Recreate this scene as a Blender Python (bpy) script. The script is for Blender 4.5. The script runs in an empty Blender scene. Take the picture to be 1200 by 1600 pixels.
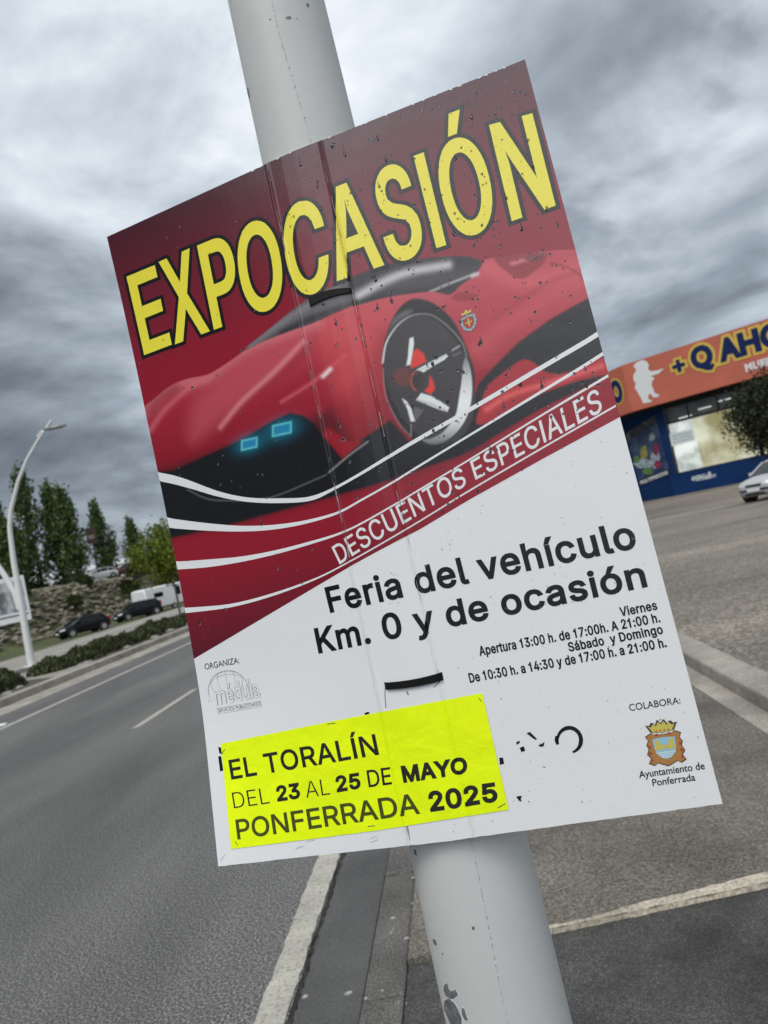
import bpy, bmesh, math, random
import numpy as np
from mathutils import Vector, Matrix

random.seed(7)
RNG = np.random.default_rng(7)
sc = bpy.context.scene
COL = sc.collection
rad = math.radians

# ------------------------------------------------------------------ camera
F_PX = 1200.0
PITCH, ROLL, YAW, EYE = rad(2.0), rad(12.2), rad(-4.4), 1.65
CAM = np.array([0.0, 0.0, EYE])
FW = np.array([math.sin(YAW) * math.cos(PITCH), math.cos(YAW) * math.cos(PITCH), math.sin(PITCH)])
_r0 = np.cross(FW, [0, 0, 1]); _r0 /= np.linalg.norm(_r0)
_u0 = np.cross(_r0, FW)
RT = math.cos(ROLL) * _r0 - math.sin(ROLL) * _u0
UP = math.sin(ROLL) * _r0 + math.cos(ROLL) * _u0
cd = bpy.data.cameras.new('camera')
co = bpy.data.objects.new('camera', cd)
COL.objects.link(co)
m4 = Matrix.Identity(4)
for i in range(3):
    m4[i][0], m4[i][1], m4[i][2], m4[i][3] = RT[i], UP[i], -FW[i], CAM[i]
co.matrix_world = m4
cd.sensor_fit = 'AUTO'; cd.sensor_width = 36.0; cd.lens = 36.0 * F_PX / 1600.0
cd.clip_start = 0.05; cd.clip_end = 3000
cd.dof.use_dof = True; cd.dof.focus_distance = 1.1; cd.dof.aperture_fstop = 7.5
sc.camera = co
sc.render.resolution_x, sc.render.resolution_y = 768, 1024

# ------------------------------------------------------------------ sky and sun
SUN_EL, SUN_AZ = rad(58), rad(215)          # behind the photographer, veiled by cloud
w = bpy.data.worlds.new('World'); sc.world = w; w.use_nodes = True
nt = w.node_tree; nt.nodes.clear()
def N(tp, **kw):
    n = nt.nodes.new(tp)
    for k, v in kw.items():
        if k.startswith('i_'):
            n.inputs[k[2:]].default_value = v
        else:
            setattr(n, k, v)
    return n
def L(a, b): nt.links.new(a, b)
def MATH(op, a, b=None, c=None, clamp=False):
    n = N('ShaderNodeMath', operation=op); n.use_clamp = clamp
    for i, v in enumerate((a, b, c)):
        if v is None: continue
        if isinstance(v, (int, float)): n.inputs[i].default_value = v
        else: L(v, n.inputs[i])
    return n.outputs[0]
def VM(op, a, b=None):
    n = N('ShaderNodeVectorMath', operation=op)
    for i, v in enumerate((a, b)):
        if v is None: continue
        if isinstance(v, (tuple, list)): n.inputs[i].default_value = v
        else: L(v, n.inputs[i])
    return n.outputs['Value'] if op == 'DOT_PRODUCT' else n.outputs[0]
tc = N('ShaderNodeTexCoord').outputs['Generated']
sky = N('ShaderNodeTexSky', sky_type='NISHITA', sun_disc=False, sun_elevation=SUN_EL, sun_rotation=SUN_AZ)
L(tc, sky.inputs['Vector'])
sep = N('ShaderNodeSeparateXYZ'); L(tc, sep.inputs[0])
zz = MATH('ADD', MATH('MAXIMUM', sep.outputs[2], 0.0), 0.22)
cmb = N('ShaderNodeCombineXYZ')
L(MATH('DIVIDE', sep.outputs[0], zz), cmb.inputs[0]); L(MATH('DIVIDE', sep.outputs[1], zz), cmb.inputs[1])
cmb.inputs[2].default_value = 0.35
plane = cmb.outputs[0]
def noise(vec, scale, detail=6, rough=0.55, dist=0.0):
    n = N('ShaderNodeTexNoise', i_Scale=scale, i_Detail=detail, i_Roughness=rough, i_Distortion=dist)
    L(vec, n.inputs['Vector']); return n.outputs
nA = noise(plane, 1.25, 9, 0.54, 0.35)
# the same cloud field looked up a little nearer the zenith: the difference lights the upper rims and darkens the bellies
sh = N('ShaderNodeVectorMath', operation='MULTIPLY'); L(plane, sh.inputs[0]); sh.inputs[1].default_value = (0.93, 0.93, 1.0)
nS = noise(sh.outputs[0], 1.25, 9, 0.54, 0.35)
nB = noise(plane, 3.0, 8, 0.54, 0.35)
sh2 = N('ShaderNodeVectorMath', operation='MULTIPLY'); L(plane, sh2.inputs[0]); sh2.inputs[1].default_value = (0.965, 0.965, 1.0)
nT = noise(sh2.outputs[0], 3.0, 8, 0.54, 0.35)
nC = noise(plane, 0.55, 3, 0.5, 0.2)
# direction warped by noise, so that the broad bright and dark cloud masses have ragged borders
wv = N('ShaderNodeVectorMath', operation='MULTIPLY_ADD')
wsub = VM('SUBTRACT', nA['Color'], (0.5, 0.5, 0.5))
L(wsub, wv.inputs[0]); wv.inputs[1].default_value = (0.55, 0.55, 0.30); L(tc, wv.inputs[2])
wdir = VM('NORMALIZE', wv.outputs[0])
val = MATH('MULTIPLY_ADD', sep.outputs[2], 0.50, 0.275)            # brighter overhead, heavy towards the horizon
val = MATH('MINIMUM', val, 0.62)
def lobe(px, py, deg, amp):
    global val
    d = FW + RT * (px - 600) / F_PX - UP * (py - 800) / F_PX
    lobe_dir(d, deg, amp)
def lobe_dir(d, deg, amp):
    global val
    d = np.array(d, float); d /= np.linalg.norm(d)
    dot = VM('DOT_PRODUCT', wdir, tuple(d))
    mr = N('ShaderNodeMapRange', interpolation_type='SMOOTHSTEP')
    mr.inputs['From Min'].default_value = math.cos(rad(deg)); mr.inputs['From Max'].default_value = 1.0
    L(dot, mr.inputs['Value'])
    val = MATH('MULTIPLY_ADD', mr.outputs[0], amp, val)
lobe(330, 210, 19, 0.17)
lobe(700, 90, 16, 0.05)
lobe(1030, 300, 10, 0.22)
lobe(980, 90, 9, -0.26)
lobe(1110, 430, 9, -0.16)
lobe(130, 430, 8, 0.12)
lobe(60, 590, 15, -0.20)
lobe(40, 130, 14, -0.10)
lobe_dir((-0.90, -0.42, 0.22), 40, -0.5)  # unseen dark sky put behind the camera to darken the board's left reflection
lobe_dir((-0.15, -0.78, 0.60), 28, 1.6)  # unseen bright sky put behind the camera for haze on the right panel
lobe_dir((0.25, -0.75, 0.62), 55, 0.35)  # wide unseen brightness behind the camera, added to light the poster's front

tex = MATH('MULTIPLY_ADD', MATH('SUBTRACT', nA['Fac'], 0.5), 1.45, 0.0)
tex = MATH('MULTIPLY_ADD', MATH('SUBTRACT', nA['Fac'], nS['Fac']), 2.0, tex)
tex = MATH('MULTIPLY_ADD', MATH('SUBTRACT', nB['Fac'], nT['Fac']), 0.95, tex)
tex = MATH('MULTIPLY_ADD', MATH('SUBTRACT', nB['Fac'], 0.5), 0.34, tex)
tex = MATH('MULTIPLY_ADD', MATH('SUBTRACT', nC['Fac'], 0.5), 0.25, tex)
val = MATH('MULTIPLY', val, MATH('ADD', 1.0, tex))
val = MATH('MAXIMUM', val, 0.10)
cr = N('ShaderNodeValToRGB')
els = cr.color_ramp.elements
els[0].position = 0.10; els[0].color = (0.088, 0.106, 0.128, 1)
els[1].position = 1.0; els[1].color = (0.99, 1.02, 1.06, 1)
e = els.new(0.35); e.color = (0.300, 0.345, 0.395, 1)
e = els.new(0.65); e.color = (0.590, 0.655, 0.720, 1)
L(val, cr.inputs[0])
mixs = N('ShaderNodeMix', data_type='RGBA'); mixs.inputs['Factor'].default_value = 0.94
sc10 = N('ShaderNodeMix', data_type='RGBA', blend_type='MULTIPLY'); sc10.inputs['Factor'].default_value = 1
L(cr.outputs[0], sc10.inputs['A']); L(MATH('MULTIPLY', MATH('MAXIMUM', val, 1.0), 10.0), sc10.inputs['B'])
L(sky.outputs[0], mixs.inputs['A']); L(sc10.outputs['Result'], mixs.inputs['B'])
bg = N('ShaderNodeBackground', i_Strength=0.1); L(mixs.outputs['Result'], bg.inputs['Color'])
L(bg.outputs[0], N('ShaderNodeOutputWorld').inputs['Surface'])

sd_ = bpy.data.lights.new('sun', 'SUN'); so = bpy.data.objects.new('sun', sd_); COL.objects.link(so)
sd_.energy = 1.4; sd_.angle = rad(25); sd_.color = (1.0, 0.97, 0.92)
so.rotation_euler = Vector((math.sin(SUN_AZ) * math.cos(SUN_EL), math.cos(SUN_AZ) * math.cos(SUN_EL), math.sin(SUN_EL))).to_track_quat('Z', 'Y').to_euler()
vs = sc.view_settings
vs.view_transform = 'Standard'; vs.look = 'None'; vs.exposure = 0.17; vs.gamma = 1.0; vs.use_curve_mapping = False

# ------------------------------------------------------------------ measuring helpers (plain numpy)
def proj(P):
    d = np.asarray(P, float) - CAM; z = d @ FW
    return np.stack([600 + F_PX * (d @ RT) / z, 800 - F_PX * (d @ UP) / z], -1)
def ray(px, py): return FW + RT * (px - 600) / F_PX - UP * (py - 800) / F_PX
def at_y(px, py, Y):
    d = ray(px, py); return CAM + d * Y / d[1]
def on_plane(px, py, p0, n):
    d = ray(px, py); n = np.asarray(n, float); return CAM + d * (((np.asarray(p0) - CAM) @ n) / (d @ n))
def lin(c): return tuple(((x / 255) / 12.92 if x / 255 <= 0.04045 else ((x / 255 + 0.055) / 1.055) ** 2.4) for x in c)
def hexlin(r, g, b): return lin((r, g, b)) + (1,)

# ------------------------------------------------------------------ materials
def mat(name, col, rough=0.6, var=0.0, vscale=6.0, col2=None, bump=0.0, bscale=200.0, metal=0.0, spec=0.5, space='Object', detail=6, thr=(0.35, 0.65), coat=0.0):
    m = bpy.data.materials.new(name); m.use_nodes = True
    t = m.node_tree; b = t.nodes['Principled BSDF']
    col = tuple(col[:3]) + (1,)
    b.inputs['Base Color'].default_value = col
    b.inputs['Roughness'].default_value = rough; b.inputs['Metallic'].default_value = metal
    b.inputs['Specular IOR Level'].default_value = spec
    b.inputs['Coat Weight'].default_value = coat
    if var or col2 or bump:
        tcn = t.nodes.new('ShaderNodeTexCoord')
        if var or col2:
            nz = t.nodes.new('ShaderNodeTexNoise'); nz.inputs['Scale'].default_value = vscale; nz.inputs['Detail'].default_value = detail
            t.links.new(tcn.outputs[space], nz.inputs['Vector'])
            r = t.nodes.new('ShaderNodeValToRGB'); t.links.new(nz.outputs['Fac'], r.inputs[0])
            c2 = tuple(col2[:3]) + (1,) if col2 else tuple(min(1, c * (1 + var)) for c in col[:3]) + (1,)
            c1 = col if col2 else tuple(c * (1 - var) for c in col[:3]) + (1,)
            r.color_ramp.elements[0].position, r.color_ramp.elements[1].position = thr
            r.color_ramp.elements[0].color = c1; r.color_ramp.elements[1].color = c2
            t.links.new(r.outputs[0], b.inputs['Base Color'])
        if bump:
            nb = t.nodes.new('ShaderNodeTexNoise'); nb.inputs['Scale'].default_value = bscale; nb.inputs['Detail'].default_value = 4
            t.links.new(tcn.outputs[space], nb.inputs['Vector'])
            bp = t.nodes.new('ShaderNodeBump'); bp.inputs['Strength'].default_value = bump; bp.inputs['Distance'].default_value = 0.01
            t.links.new(nb.outputs['Fac'], bp.inputs['Height']); t.links.new(bp.outputs[0], b.inputs['Normal'])
    return m

def ground_mat(name, c_dark, c_mid, c_light, grain=130.0, patch=0.5, patch_amt=0.35, rough=0.75, bump=0.5, speck=None, speck_scale=14.0, speck_size=0.16, patch2=None, gcontrast=(0.33, 0.5, 0.68), stretch=(1, 1, 1)):
    """Road-like surface: stone grain, broad wear patches, optional pale specks (lichen, gum, gravel)."""
    m = bpy.data.materials.new(name); m.use_nodes = True
    t = m.node_tree; b = t.nodes['Principled BSDF']; ln = t.links.new
    tcn = t.nodes.new('ShaderNodeTexCoord')
    g = t.nodes.new('ShaderNodeTexNoise'); g.inputs['Scale'].default_value = grain; g.inputs['Detail'].default_value = 3; g.inputs['Roughness'].default_value = 0.7
    ln(tcn.outputs['Object'], g.inputs['Vector'])
    r = t.nodes.new('ShaderNodeValToRGB'); ln(g.outputs['Fac'], r.inputs[0])
    e = r.color_ramp.elements
    e[0].position, e[1].position = gcontrast[0], gcontrast[2]
    e[0].color = tuple(c_dark) + (1,); e[1].color = tuple(c_light) + (1,)
    k = e.new(gcontrast[1]); k.color = tuple(c_mid) + (1,)
    mp = t.nodes.new('ShaderNodeMapping'); mp.inputs['Scale'].default_value = stretch
    ln(tcn.outputs['Object'], mp.inputs[0])
    p = t.nodes.new('ShaderNodeTexNoise'); p.inputs['Scale'].default_value = patch; p.inputs['Detail'].default_value = 6; p.inputs['Roughness'].default_value = 0.6
    ln(mp.outputs[0], p.inputs['Vector'])
    mr = t.nodes.new('ShaderNodeMapRange'); mr.inputs['From Min'].default_value = 0.3; mr.inputs['From Max'].default_value = 0.7
    mr.inputs['To Min'].default_value = 1 - patch_amt; mr.inputs['To Max'].default_value = 1 + patch_amt
    ln(p.outputs['Fac'], mr.inputs['Value'])
    mx = t.nodes.new('ShaderNodeMix'); mx.data_type = 'RGBA'; mx.blend_type = 'MULTIPLY'; mx.inputs['Factor'].default_value = 1
    ln(r.outputs[0], mx.inputs['A']); ln(mr.outputs[0], mx.inputs['B'])
    out = mx.outputs['Result']
    if speck:
        v = t.nodes.new('ShaderNodeTexVoronoi'); v.inputs['Scale'].default_value = speck_scale; v.inputs['Randomness'].default_value = 1
        wn = t.nodes.new('ShaderNodeTexNoise'); wn.inputs['Scale'].default_value = speck_scale * 3
        ln(tcn.outputs['Object'], wn.inputs['Vector'])
        wm = t.nodes.new('ShaderNodeVectorMath'); wm.operation = 'MULTIPLY_ADD'; wm.inputs[1].default_value = (0.03,) * 3
        ln(wn.outputs['Color'], wm.inputs[0]); ln(tcn.outputs['Object'], wm.inputs[2]); ln(wm.outputs[0], v.inputs['Vector'])
        sz = t.nodes.new('ShaderNodeMath'); sz.operation = 'MULTIPLY'; sz.inputs[1].default_value = speck_size * 2
        sx = t.nodes.new('ShaderNodeSeparateColor'); ln(v.outputs['Color'], sx.inputs[0]); 
        pw = t.nodes.new('ShaderNodeMath'); pw.operation = 'POWER'; pw.inputs[1].default_value = 1.6; ln(sx.outputs[0], pw.inputs[0]); ln(pw.outputs[0], sz.inputs[0])
        lt = t.nodes.new('ShaderNodeMath'); lt.operation = 'SUBTRACT'; ln(sz.outputs[0], lt.inputs[0]); ln(v.outputs['Distance'], lt.inputs[1])
        ms = t.nodes.new('ShaderNodeMapRange'); ms.inputs['From Min'].default_value = 0; ms.inputs['From Max'].default_value = 0.05; ms.inputs['To Max'].default_value = 0.85
        ln(lt.outputs[0], ms.inputs['Value'])
        m2 = t.nodes.new('ShaderNodeMix'); m2.data_type = 'RGBA'; ln(ms.outputs[0], m2.inputs['Factor']); ln(out, m2.inputs['A']); m2.inputs['B'].default_value = tuple(speck) + (1,)
        out = m2.outputs['Result']
    ln(out, b.inputs['Base Color'])
    b.inputs['Roughness'].default_value = rough; b.inputs['Specular IOR Level'].default_value = 0.4
    bp = t.nodes.new('ShaderNodeBump'); bp.inputs['Strength'].default_value = bump; bp.inputs['Distance'].default_value = 0.006
    ln(g.outputs['Fac'], bp.inputs['Height']); ln(bp.outputs[0], b.inputs['Normal'])
    return m

# ------------------------------------------------------------------ mesh helpers
class MB:
    def __init__(s): s.v = []; s.f = []; s.mi = []
    def add(s, vs, fs, mi=0):
        o = len(s.v); s.v += [tuple(map(float, v)) for v in vs]; s.f += [tuple(i + o for i in f) for f in fs]; s.mi += [mi] * len(fs)
    def box(s, x0, x1, y0, y1, z0, z1, mi=0, M=None):
        vs = [(x, y, z) for z in (z0, z1) for y in (y0, y1) for x in (x0, x1)]
        if M is not None: vs = [tuple(M @ Vector(v)) for v in vs]
        s.add(vs, [(0, 2, 3, 1), (4, 5, 7, 6), (0, 1, 5, 4), (2, 6, 7, 3), (0, 4, 6, 2), (1, 3, 7, 5)], mi)
    def tube(s, pts, rads, n=12, mi=0, caps=True):
        pts = [Vector(p) for p in pts]
        if isinstance(rads, (int, float)): rads = [rads] * len(pts)
        rings = []; ref = None
        for i, p in enumerate(pts):
            d = (pts[min(i + 1, len(pts) - 1)] - pts[max(i - 1, 0)]).normalized()
            if ref is None:
                ref = Vector((0, 0, 1)) if abs(d.z) < 0.9 else Vector((1, 0, 0))
            u = d.cross(ref).normalized(); v = u.cross(d).normalized(); ref = v
            rings.append([p + (u * math.cos(2 * math.pi * k / n) + v * math.sin(2 * math.pi * k / n)) * rads[i] for k in range(n)])
        vs = [q for r in rings for q in r]; fs = []
        for i in range(len(pts) - 1):
            for k in range(n):
                a, b = i * n + k, i * n + (k + 1) % n
                fs.append((a, b, b + n, a + n))
        if caps:
            fs.append(tuple(range(n))[::-1]); fs.append(tuple(range((len(pts) - 1) * n, len(pts) * n)))
        s.add(vs, fs, mi)
    def loft(s, rings, mi=0, caps=True, closed=True):
        n = len(rings[0]); vs = [q for r in rings for q in r]; fs = []
        for i in range(len(rings) - 1):
            for k in range(n if closed else n - 1):
                a, b = i * n + k, i * n + (k + 1) % n
                fs.append((a, b, b + n, a + n))
        if caps: fs.append(tuple(range(n))[::-1]); fs.append(tuple(range((len(rings) - 1) * n, len(rings) * n)))
        s.add(vs, fs, mi)
    def build(s, name, mats, parent=None, smooth=False, bevel=0.0, fix=True):
        me = bpy.data.meshes.new(name); me.from_pydata(s.v, [], s.f)
        if not isinstance(mats, (list, tuple)): mats = [mats]
        for m in mats: me.materials.append(m)
        me.polygons.foreach_set('material_index', s.mi)
        if fix:
            bm = bmesh.new(); bm.from_mesh(me); bmesh.ops.recalc_face_normals(bm, faces=bm.faces); bm.to_mesh(me); bm.free()
        if smooth: me.polygons.foreach_set('use_smooth', [True] * len(me.polygons))
        o = bpy.data.objects.new(name, me); COL.objects.link(o)
        if smooth and smooth != 'all':
            try: me.set_sharp_from_angle(angle=rad(smooth if isinstance(smooth, (int, float)) and smooth is not True else 40))
            except Exception: pass
        if bevel:
            bv = o.modifiers.new('bevel', 'BEVEL'); bv.width = bevel; bv.segments = 2; bv.limit_method = 'ANGLE'; bv.angle_limit = rad(40)
        if parent is not None: o.parent = parent
        return o
def tag(o, label=None, cat=None, group=None, kind=None):
    for k, v in (('label', label), ('category', cat), ('group', group), ('kind', kind)):
        if v: o[k] = v
    return o
def empty(name, loc=(0, 0, 0), rz=0.0):
    o = bpy.data.objects.new(name, None); COL.objects.link(o); o.location = loc; o.rotation_euler = (0, 0, rz); o.empty_display_size = 0.2
    return o
def copy_tree(o, parent=None):
    c = o.copy(); COL.objects.link(c)
    if parent is not None: c.parent = parent
    for ch in list(o.children): copy_tree(ch, c)
    return c
def sheet(name, pts, m, kind='structure', sub=0):
    """flat polygon of ground given as 3-D points"""
    b = MB(); b.add(pts, [tuple(range(len(pts)))]); o = b.build(name, m, fix=False)
    return tag(o, kind=kind)
def rnd(a, b): return random.uniform(a, b)

# ------------------------------------------------------------------ ground, road, kerbs
M_road = ground_mat('road_asphalt', (0.010, 0.010, 0.0095), (0.078, 0.075, 0.069), (0.36, 0.35, 0.33), grain=92, patch=0.45, patch_amt=0.40, rough=0.62, bump=0.55, gcontrast=(0.34, 0.5, 0.70), stretch=(1.6, 0.35, 1))
M_gut = ground_mat('gutter_concrete', (0.050, 0.048, 0.046), (0.082, 0.080, 0.077), (0.12, 0.117, 0.112), grain=160, patch=1.8, patch_amt=0.25, bump=0.25, speck=(0.42, 0.41, 0.38), speck_scale=7, speck_size=0.10)
M_kerb = ground_mat('kerb_stone', (0.05, 0.046, 0.042), (0.095, 0.089, 0.080), (0.20, 0.185, 0.165), grain=110, patch=3, patch_amt=0.35, bump=0.5, speck=(0.45, 0.43, 0.38), speck_scale=14, speck_size=0.10)
M_kerb2 = ground_mat('pale_kerb_concrete', (0.17, 0.152, 0.125), (0.295, 0.268, 0.228), (0.40, 0.37, 0.32), grain=90, patch=2.2, patch_amt=0.35, bump=0.4)
M_walk = ground_mat('dark_pavement', (0.022, 0.020, 0.019), (0.058, 0.055, 0.052), (0.19, 0.18, 0.168), grain=150, patch=2.3, patch_amt=0.5, rough=0.7, bump=0.6, speck=(0.26, 0.25, 0.235), speck_scale=9.0, speck_size=0.085, gcontrast=(0.32, 0.52, 0.76))
M_tan = ground_mat('tan_asphalt', (0.046, 0.041, 0.034), (0.136, 0.120, 0.098), (0.31, 0.28, 0.235), grain=85, patch=1.1, patch_amt=0.42, rough=0.8, bump=0.9, gcontrast=(0.30, 0.5, 0.72))
M_lot = ground_mat('car_park_asphalt', (0.042, 0.036, 0.028), (0.158, 0.138, 0.110), (0.40, 0.355, 0.29), grain=26, patch=0.30, patch_amt=0.60, rough=0.7, bump=1.0, gcontrast=(0.30, 0.5, 0.70), stretch=(0.45, 1.2, 1))
M_paint = ground_mat('road_paint', (0.13, 0.12, 0.10), (0.345, 0.325, 0.275), (0.44, 0.42, 0.36), grain=60, patch=5, patch_amt=0.18, rough=0.7, bump=0.6, gcontrast=(0.28, 0.42, 0.6))
M_serv = ground_mat('service_road_concrete', (0.19, 0.175, 0.15), (0.27, 0.25, 0.22), (0.34, 0.32, 0.28), grain=8, patch=0.25, patch_amt=0.28, bump=0.2)
M_earth = ground_mat('planter_earth', (0.035, 0.028, 0.02), (0.075, 0.06, 0.045), (0.16, 0.14, 0.11), grain=20, patch=0.6, patch_amt=0.4, bump=0.8)
M_grass = ground_mat('verge_grass', (0.022, 0.030, 0.008), (0.055, 0.068, 0.018), (0.12, 0.12, 0.045), grain=9, patch=0.35, patch_amt=0.55, bump=1.0)
M_far = ground_mat('distant_land', (0.05, 0.055, 0.03), (0.09, 0.09, 0.055), (0.14, 0.135, 0.09), grain=0.6, patch=0.02, patch_amt=0.4, bump=0.1)

sheet('ground', [(-1500, -1500, -1.6), (1500, -1500, -1.6), (1500, 1500, -1.6), (-1500, 1500, -1.6)], M_far)
Y0, Y1 = -14.0, 260.0
sheet('road', [(-9.32, Y0, 0), (-0.96, Y0, 0), (-0.96, Y1, 0), (-9.32, Y1, 0)], M_road)
# ragged gutter joint: the asphalt stops against a smooth concrete gutter strip
b = MB(); ys = list(np.arange(Y0, 16, 0.035)) + [Y1]
xl = [-0.935 + rnd(-0.009, 0.009) for _ in ys]
b.add([(x, y, 0.004) for x, y in zip(xl, ys)] + [(-0.68, y, 0.004) for y in ys], [(i, len(ys) + i, len(ys) + i + 1, i + 1) for i in range(len(ys) - 1)])
tag(b.build('gutter', M_gut, fix=False), kind='structure')
b = MB(); b.box(-1.3, -0.62, Y0, Y1, -1.5, -0.006); tag(b.build('road_bed', M_gut), kind='structure')
M_crack = mat('dark_joint', (0.018, 0.016, 0.014), 0.9)
b = MB(); yk = list(np.arange(Y0, 14, 0.03))
xa = [-0.955 + rnd(-0.004, 0.004) + .006 * math.sin(y * 9) for y in yk]; xb = [x + rnd(0.006, 0.017) for x in xa]
b.add([(x, y, 0.008) for x, y in zip(xa, yk)] + [(x, y, 0.008) for x, y in zip(xb, yk)], [(i, len(yk) + i, len(yk) + i + 1, i + 1) for i in range(len(yk) - 1)])
tag(b.build('gutter_joint', M_crack, fix=False), kind='structure')

def ragged_strip(name, x0, x1, y0, y1, z, m, step=0.05, j=0.006):
    ys = list(np.arange(y0, min(y1, 18), step)) + ([y1] if y1 > 0 else [])
    if len(ys) < 2: ys = [y0, y1]
    b = MB(); n = len(ys)
    b.add([(x0 + rnd(-j, j), y, z) for y in ys] + [(x1 + rnd(-j, j), y, z) for y in ys], [(i, n + i, n + i + 1, i + 1) for i in range(n - 1)])
    return tag(b.build(name, m, fix=False), kind='structure')
ragged_strip('edge_line', -1.092, -0.968, Y0, Y1, 0.004, M_paint)
ragged_strip('edge_line', -7.62, -7.49, Y0, Y1, 0.004, M_paint)
for k in range(-2, 18):
    y = 9.37 + k * 7.75
    if k == 0 or y > 12 or y < 3: ragged_strip('lane_dash', -4.405, -4.30, y, y + 2.3, 0.004, M_paint)

def kerb(name, x0, x1, y0, y1, z0, z1, m, length=1.0, gap=0.008, bev=0.012):
    b = MB(); y = y0
    while y < y1:
        l = length if y < 45 else 20
        b.box(x0, x1, y, min(y + l - gap, y1), z0, z1 + rnd(-0.003, 0.003)); y += l
    return tag(b.build(name, m, bevel=bev), kind='structure')
kerb('kerb', -0.672, -0.512, -13.2 + 0.01, Y1, -0.2, 0.028, M_kerb)          # dropped kerb beside the pole
kerb('kerb', -9.62, -9.32, Y0, Y1, -0.2, 0.15, M_kerb2)
sheet('gutter', [(-9.31, Y0, 0.004), (-8.55, Y0, 0.004), (-8.55, Y1, 0.004), (-9.31, Y1, 0.004)], M_kerb2)
# pavement by the pole: dark slab, then a worn pale lip, then a tan driveway crossing
TY = 3.05
def ty(x): return 3.035 + 0.075 * (x - 0.05)
sheet('pavement', [(-0.508, Y0, 0.024), (40, Y0, 0.024), (40, ty(40) , 0.024), (-0.508, ty(-0.508), 0.024)], M_walk)
b = MB(); xs = list(np.arange(0.03, 6, 0.04)); n = len(xs)
def wl(x): return 0.006 + 0.075 * max(0.0, min(1.0, (x - 0.02) / 1.1))
jit = [rnd(-0.006, 0.006) for _ in xs]
rows = [[(x, ty(x) + j, 0.020) for x, j in zip(xs, jit)], [(x, ty(x) + 0.006 + j, 0.044) for x, j in zip(xs, jit)], [(x, ty(x) + 0.010 + wl(x) + rnd(-.008, .008), 0.047) for x in xs]]
b.add([p for r in rows for p in r], [(r * n + i, (r + 1) * n + i, (r + 1) * n + i + 1, r * n + i + 1) for r in range(2) for i in range(n - 1)])
tb_ = [rnd(-.004, .004) for _ in range(15)]; xt_ = np.linspace(-0.508, 0.05, 15)
b2_ = MB(); b2_.add([(x, ty(x) + j, 0.020) for x, j in zip(xt_, tb_)] + [(x, ty(x) + .006 + j, 0.0445) for x, j in zip(xt_, tb_)], [(i, i + 1, 16 + i, 15 + i) for i in range(14)]); tag(b2_.build('driveway_edge', M_tan, fix=False), kind='structure')
M_lip = ground_mat('worn_pale_lip', (0.22, 0.19, 0.145), (0.42, 0.37, 0.29), (0.55, 0.49, 0.39), grain=70, patch=4, patch_amt=0.35, bump=0.6)
tag(b.build('driveway_edge', M_lip, fix=False), kind='structure')
sheet('driveway', [(-0.508, ty(-0.508) + 0.004, 0.043), (1.60, ty(1.6) + 0.004, 0.043), (1.60, Y1, 0.043), (-0.508, Y1, 0.043)], M_tan)
sheet('gutter', [(1.58, ty(1.58) + 0.02, 0.047), (1.745, ty(1.745) + 0.02, 0.047), (1.745, Y1, 0.047), (1.58, Y1, 0.047)], M_kerb2)
kerb('kerb', 1.75, 2.0, ty(1.8) + 0.12, Y1, -0.1, 0.155, M_kerb2, length=1.0, bev=0.02)
sheet('driveway', [(1.75, ty(1.75) + 0.004, 0.036), (40, ty(40) + 0.004, 0.036), (40, ty(40) + 0.11, 0.036), (1.75, ty(1.75) + 0.11, 0.036)], M_tan)
sheet('car_park', [(2.0, ty(2) + 0.12, 0.10), (140, ty(2) + 0.12, 0.10), (140, 160, 0.0), (2.0, 160, 0.0)], M_lot)

# left side: planter strip, dark strip, service road falling away, verge
def zleft(x): return 0.13 - max(0.0, (-x - 12.4)) * 0.052 if x > -27.5 else 0.13 - 15.1 * 0.052
def strip(name, x0, x1, m, z0=None, z1=None, ya=Y0, yb=Y1, dz=0.0):
    z0 = zleft(x0) if z0 is None else z0; z1 = zleft(x1) if z1 is None else z1
    return sheet(name, [(x0, ya, z0 + dz), (x1, ya, z1 + dz), (x1, yb, z1 + dz), (x0, yb, z0 + dz)], m)
strip('planter_bed', -12.4, -9.615, M_earth, 0.11, 0.13)
strip('dark_path', -14.6, -12.4, M_walk)
strip('service_road', -27.5, -14.6, M_serv)
strip('verge', -34.0, -27.5, M_grass)
sheet('paved_patch', [(-12.35, 18.9, 0.137), (-9.63, 17.2, 0.145), (-9.63, 19.3, 0.145), (-12.35, 21.4, 0.137)], M_serv)
# upper terrace behind the bank
UPZ = 4.1
def crest(y): return 4.15 - 0.004 * (y - 60)
nx, ny = 26, 90
b = MB(); prof = [(-34, -0.655), (-35.0, -0.3), (-36.2, 0.9), (-37.4, 2.6), (-38.4, 3.7), (-40.2, 4.1)]
yy = np.linspace(-14, 150, ny); xx = np.linspace(0, 1, nx)
px_ = np.interp(xx, np.linspace(0, 1, len(prof)), [p[0] for p in prof]); pz_ = np.interp(xx, np.linspace(0, 1, len(prof)), [p[1] for p in prof])
vs = []
for iy, y in enumerate(yy):
    for ix in range(nx):
        j = 0.22 * math.sin(xx[ix] * math.pi)
        vs.append((px_[ix] + rnd(-j, j), y + rnd(-j, j), -0.655 + (pz_[ix] + 0.655) * (crest(y) + 0.655) / 4.755 + rnd(-j, j)))
b.add(vs, [(iy * nx + ix, iy * nx + ix + 1, (iy + 1) * nx + ix + 1, (iy + 1) * nx + ix) for iy in range(ny - 1) for ix in range(nx - 1)])
tag(b.build('bank', M_grass, fix=True, smooth='all'), kind='structure')
M_terr = ground_mat('terrace_ground', (0.06, 0.055, 0.045), (0.12, 0.11, 0.09), (0.2, 0.19, 0.16), grain=6, patch=0.2, patch_amt=0.4, bump=0.3)
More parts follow.
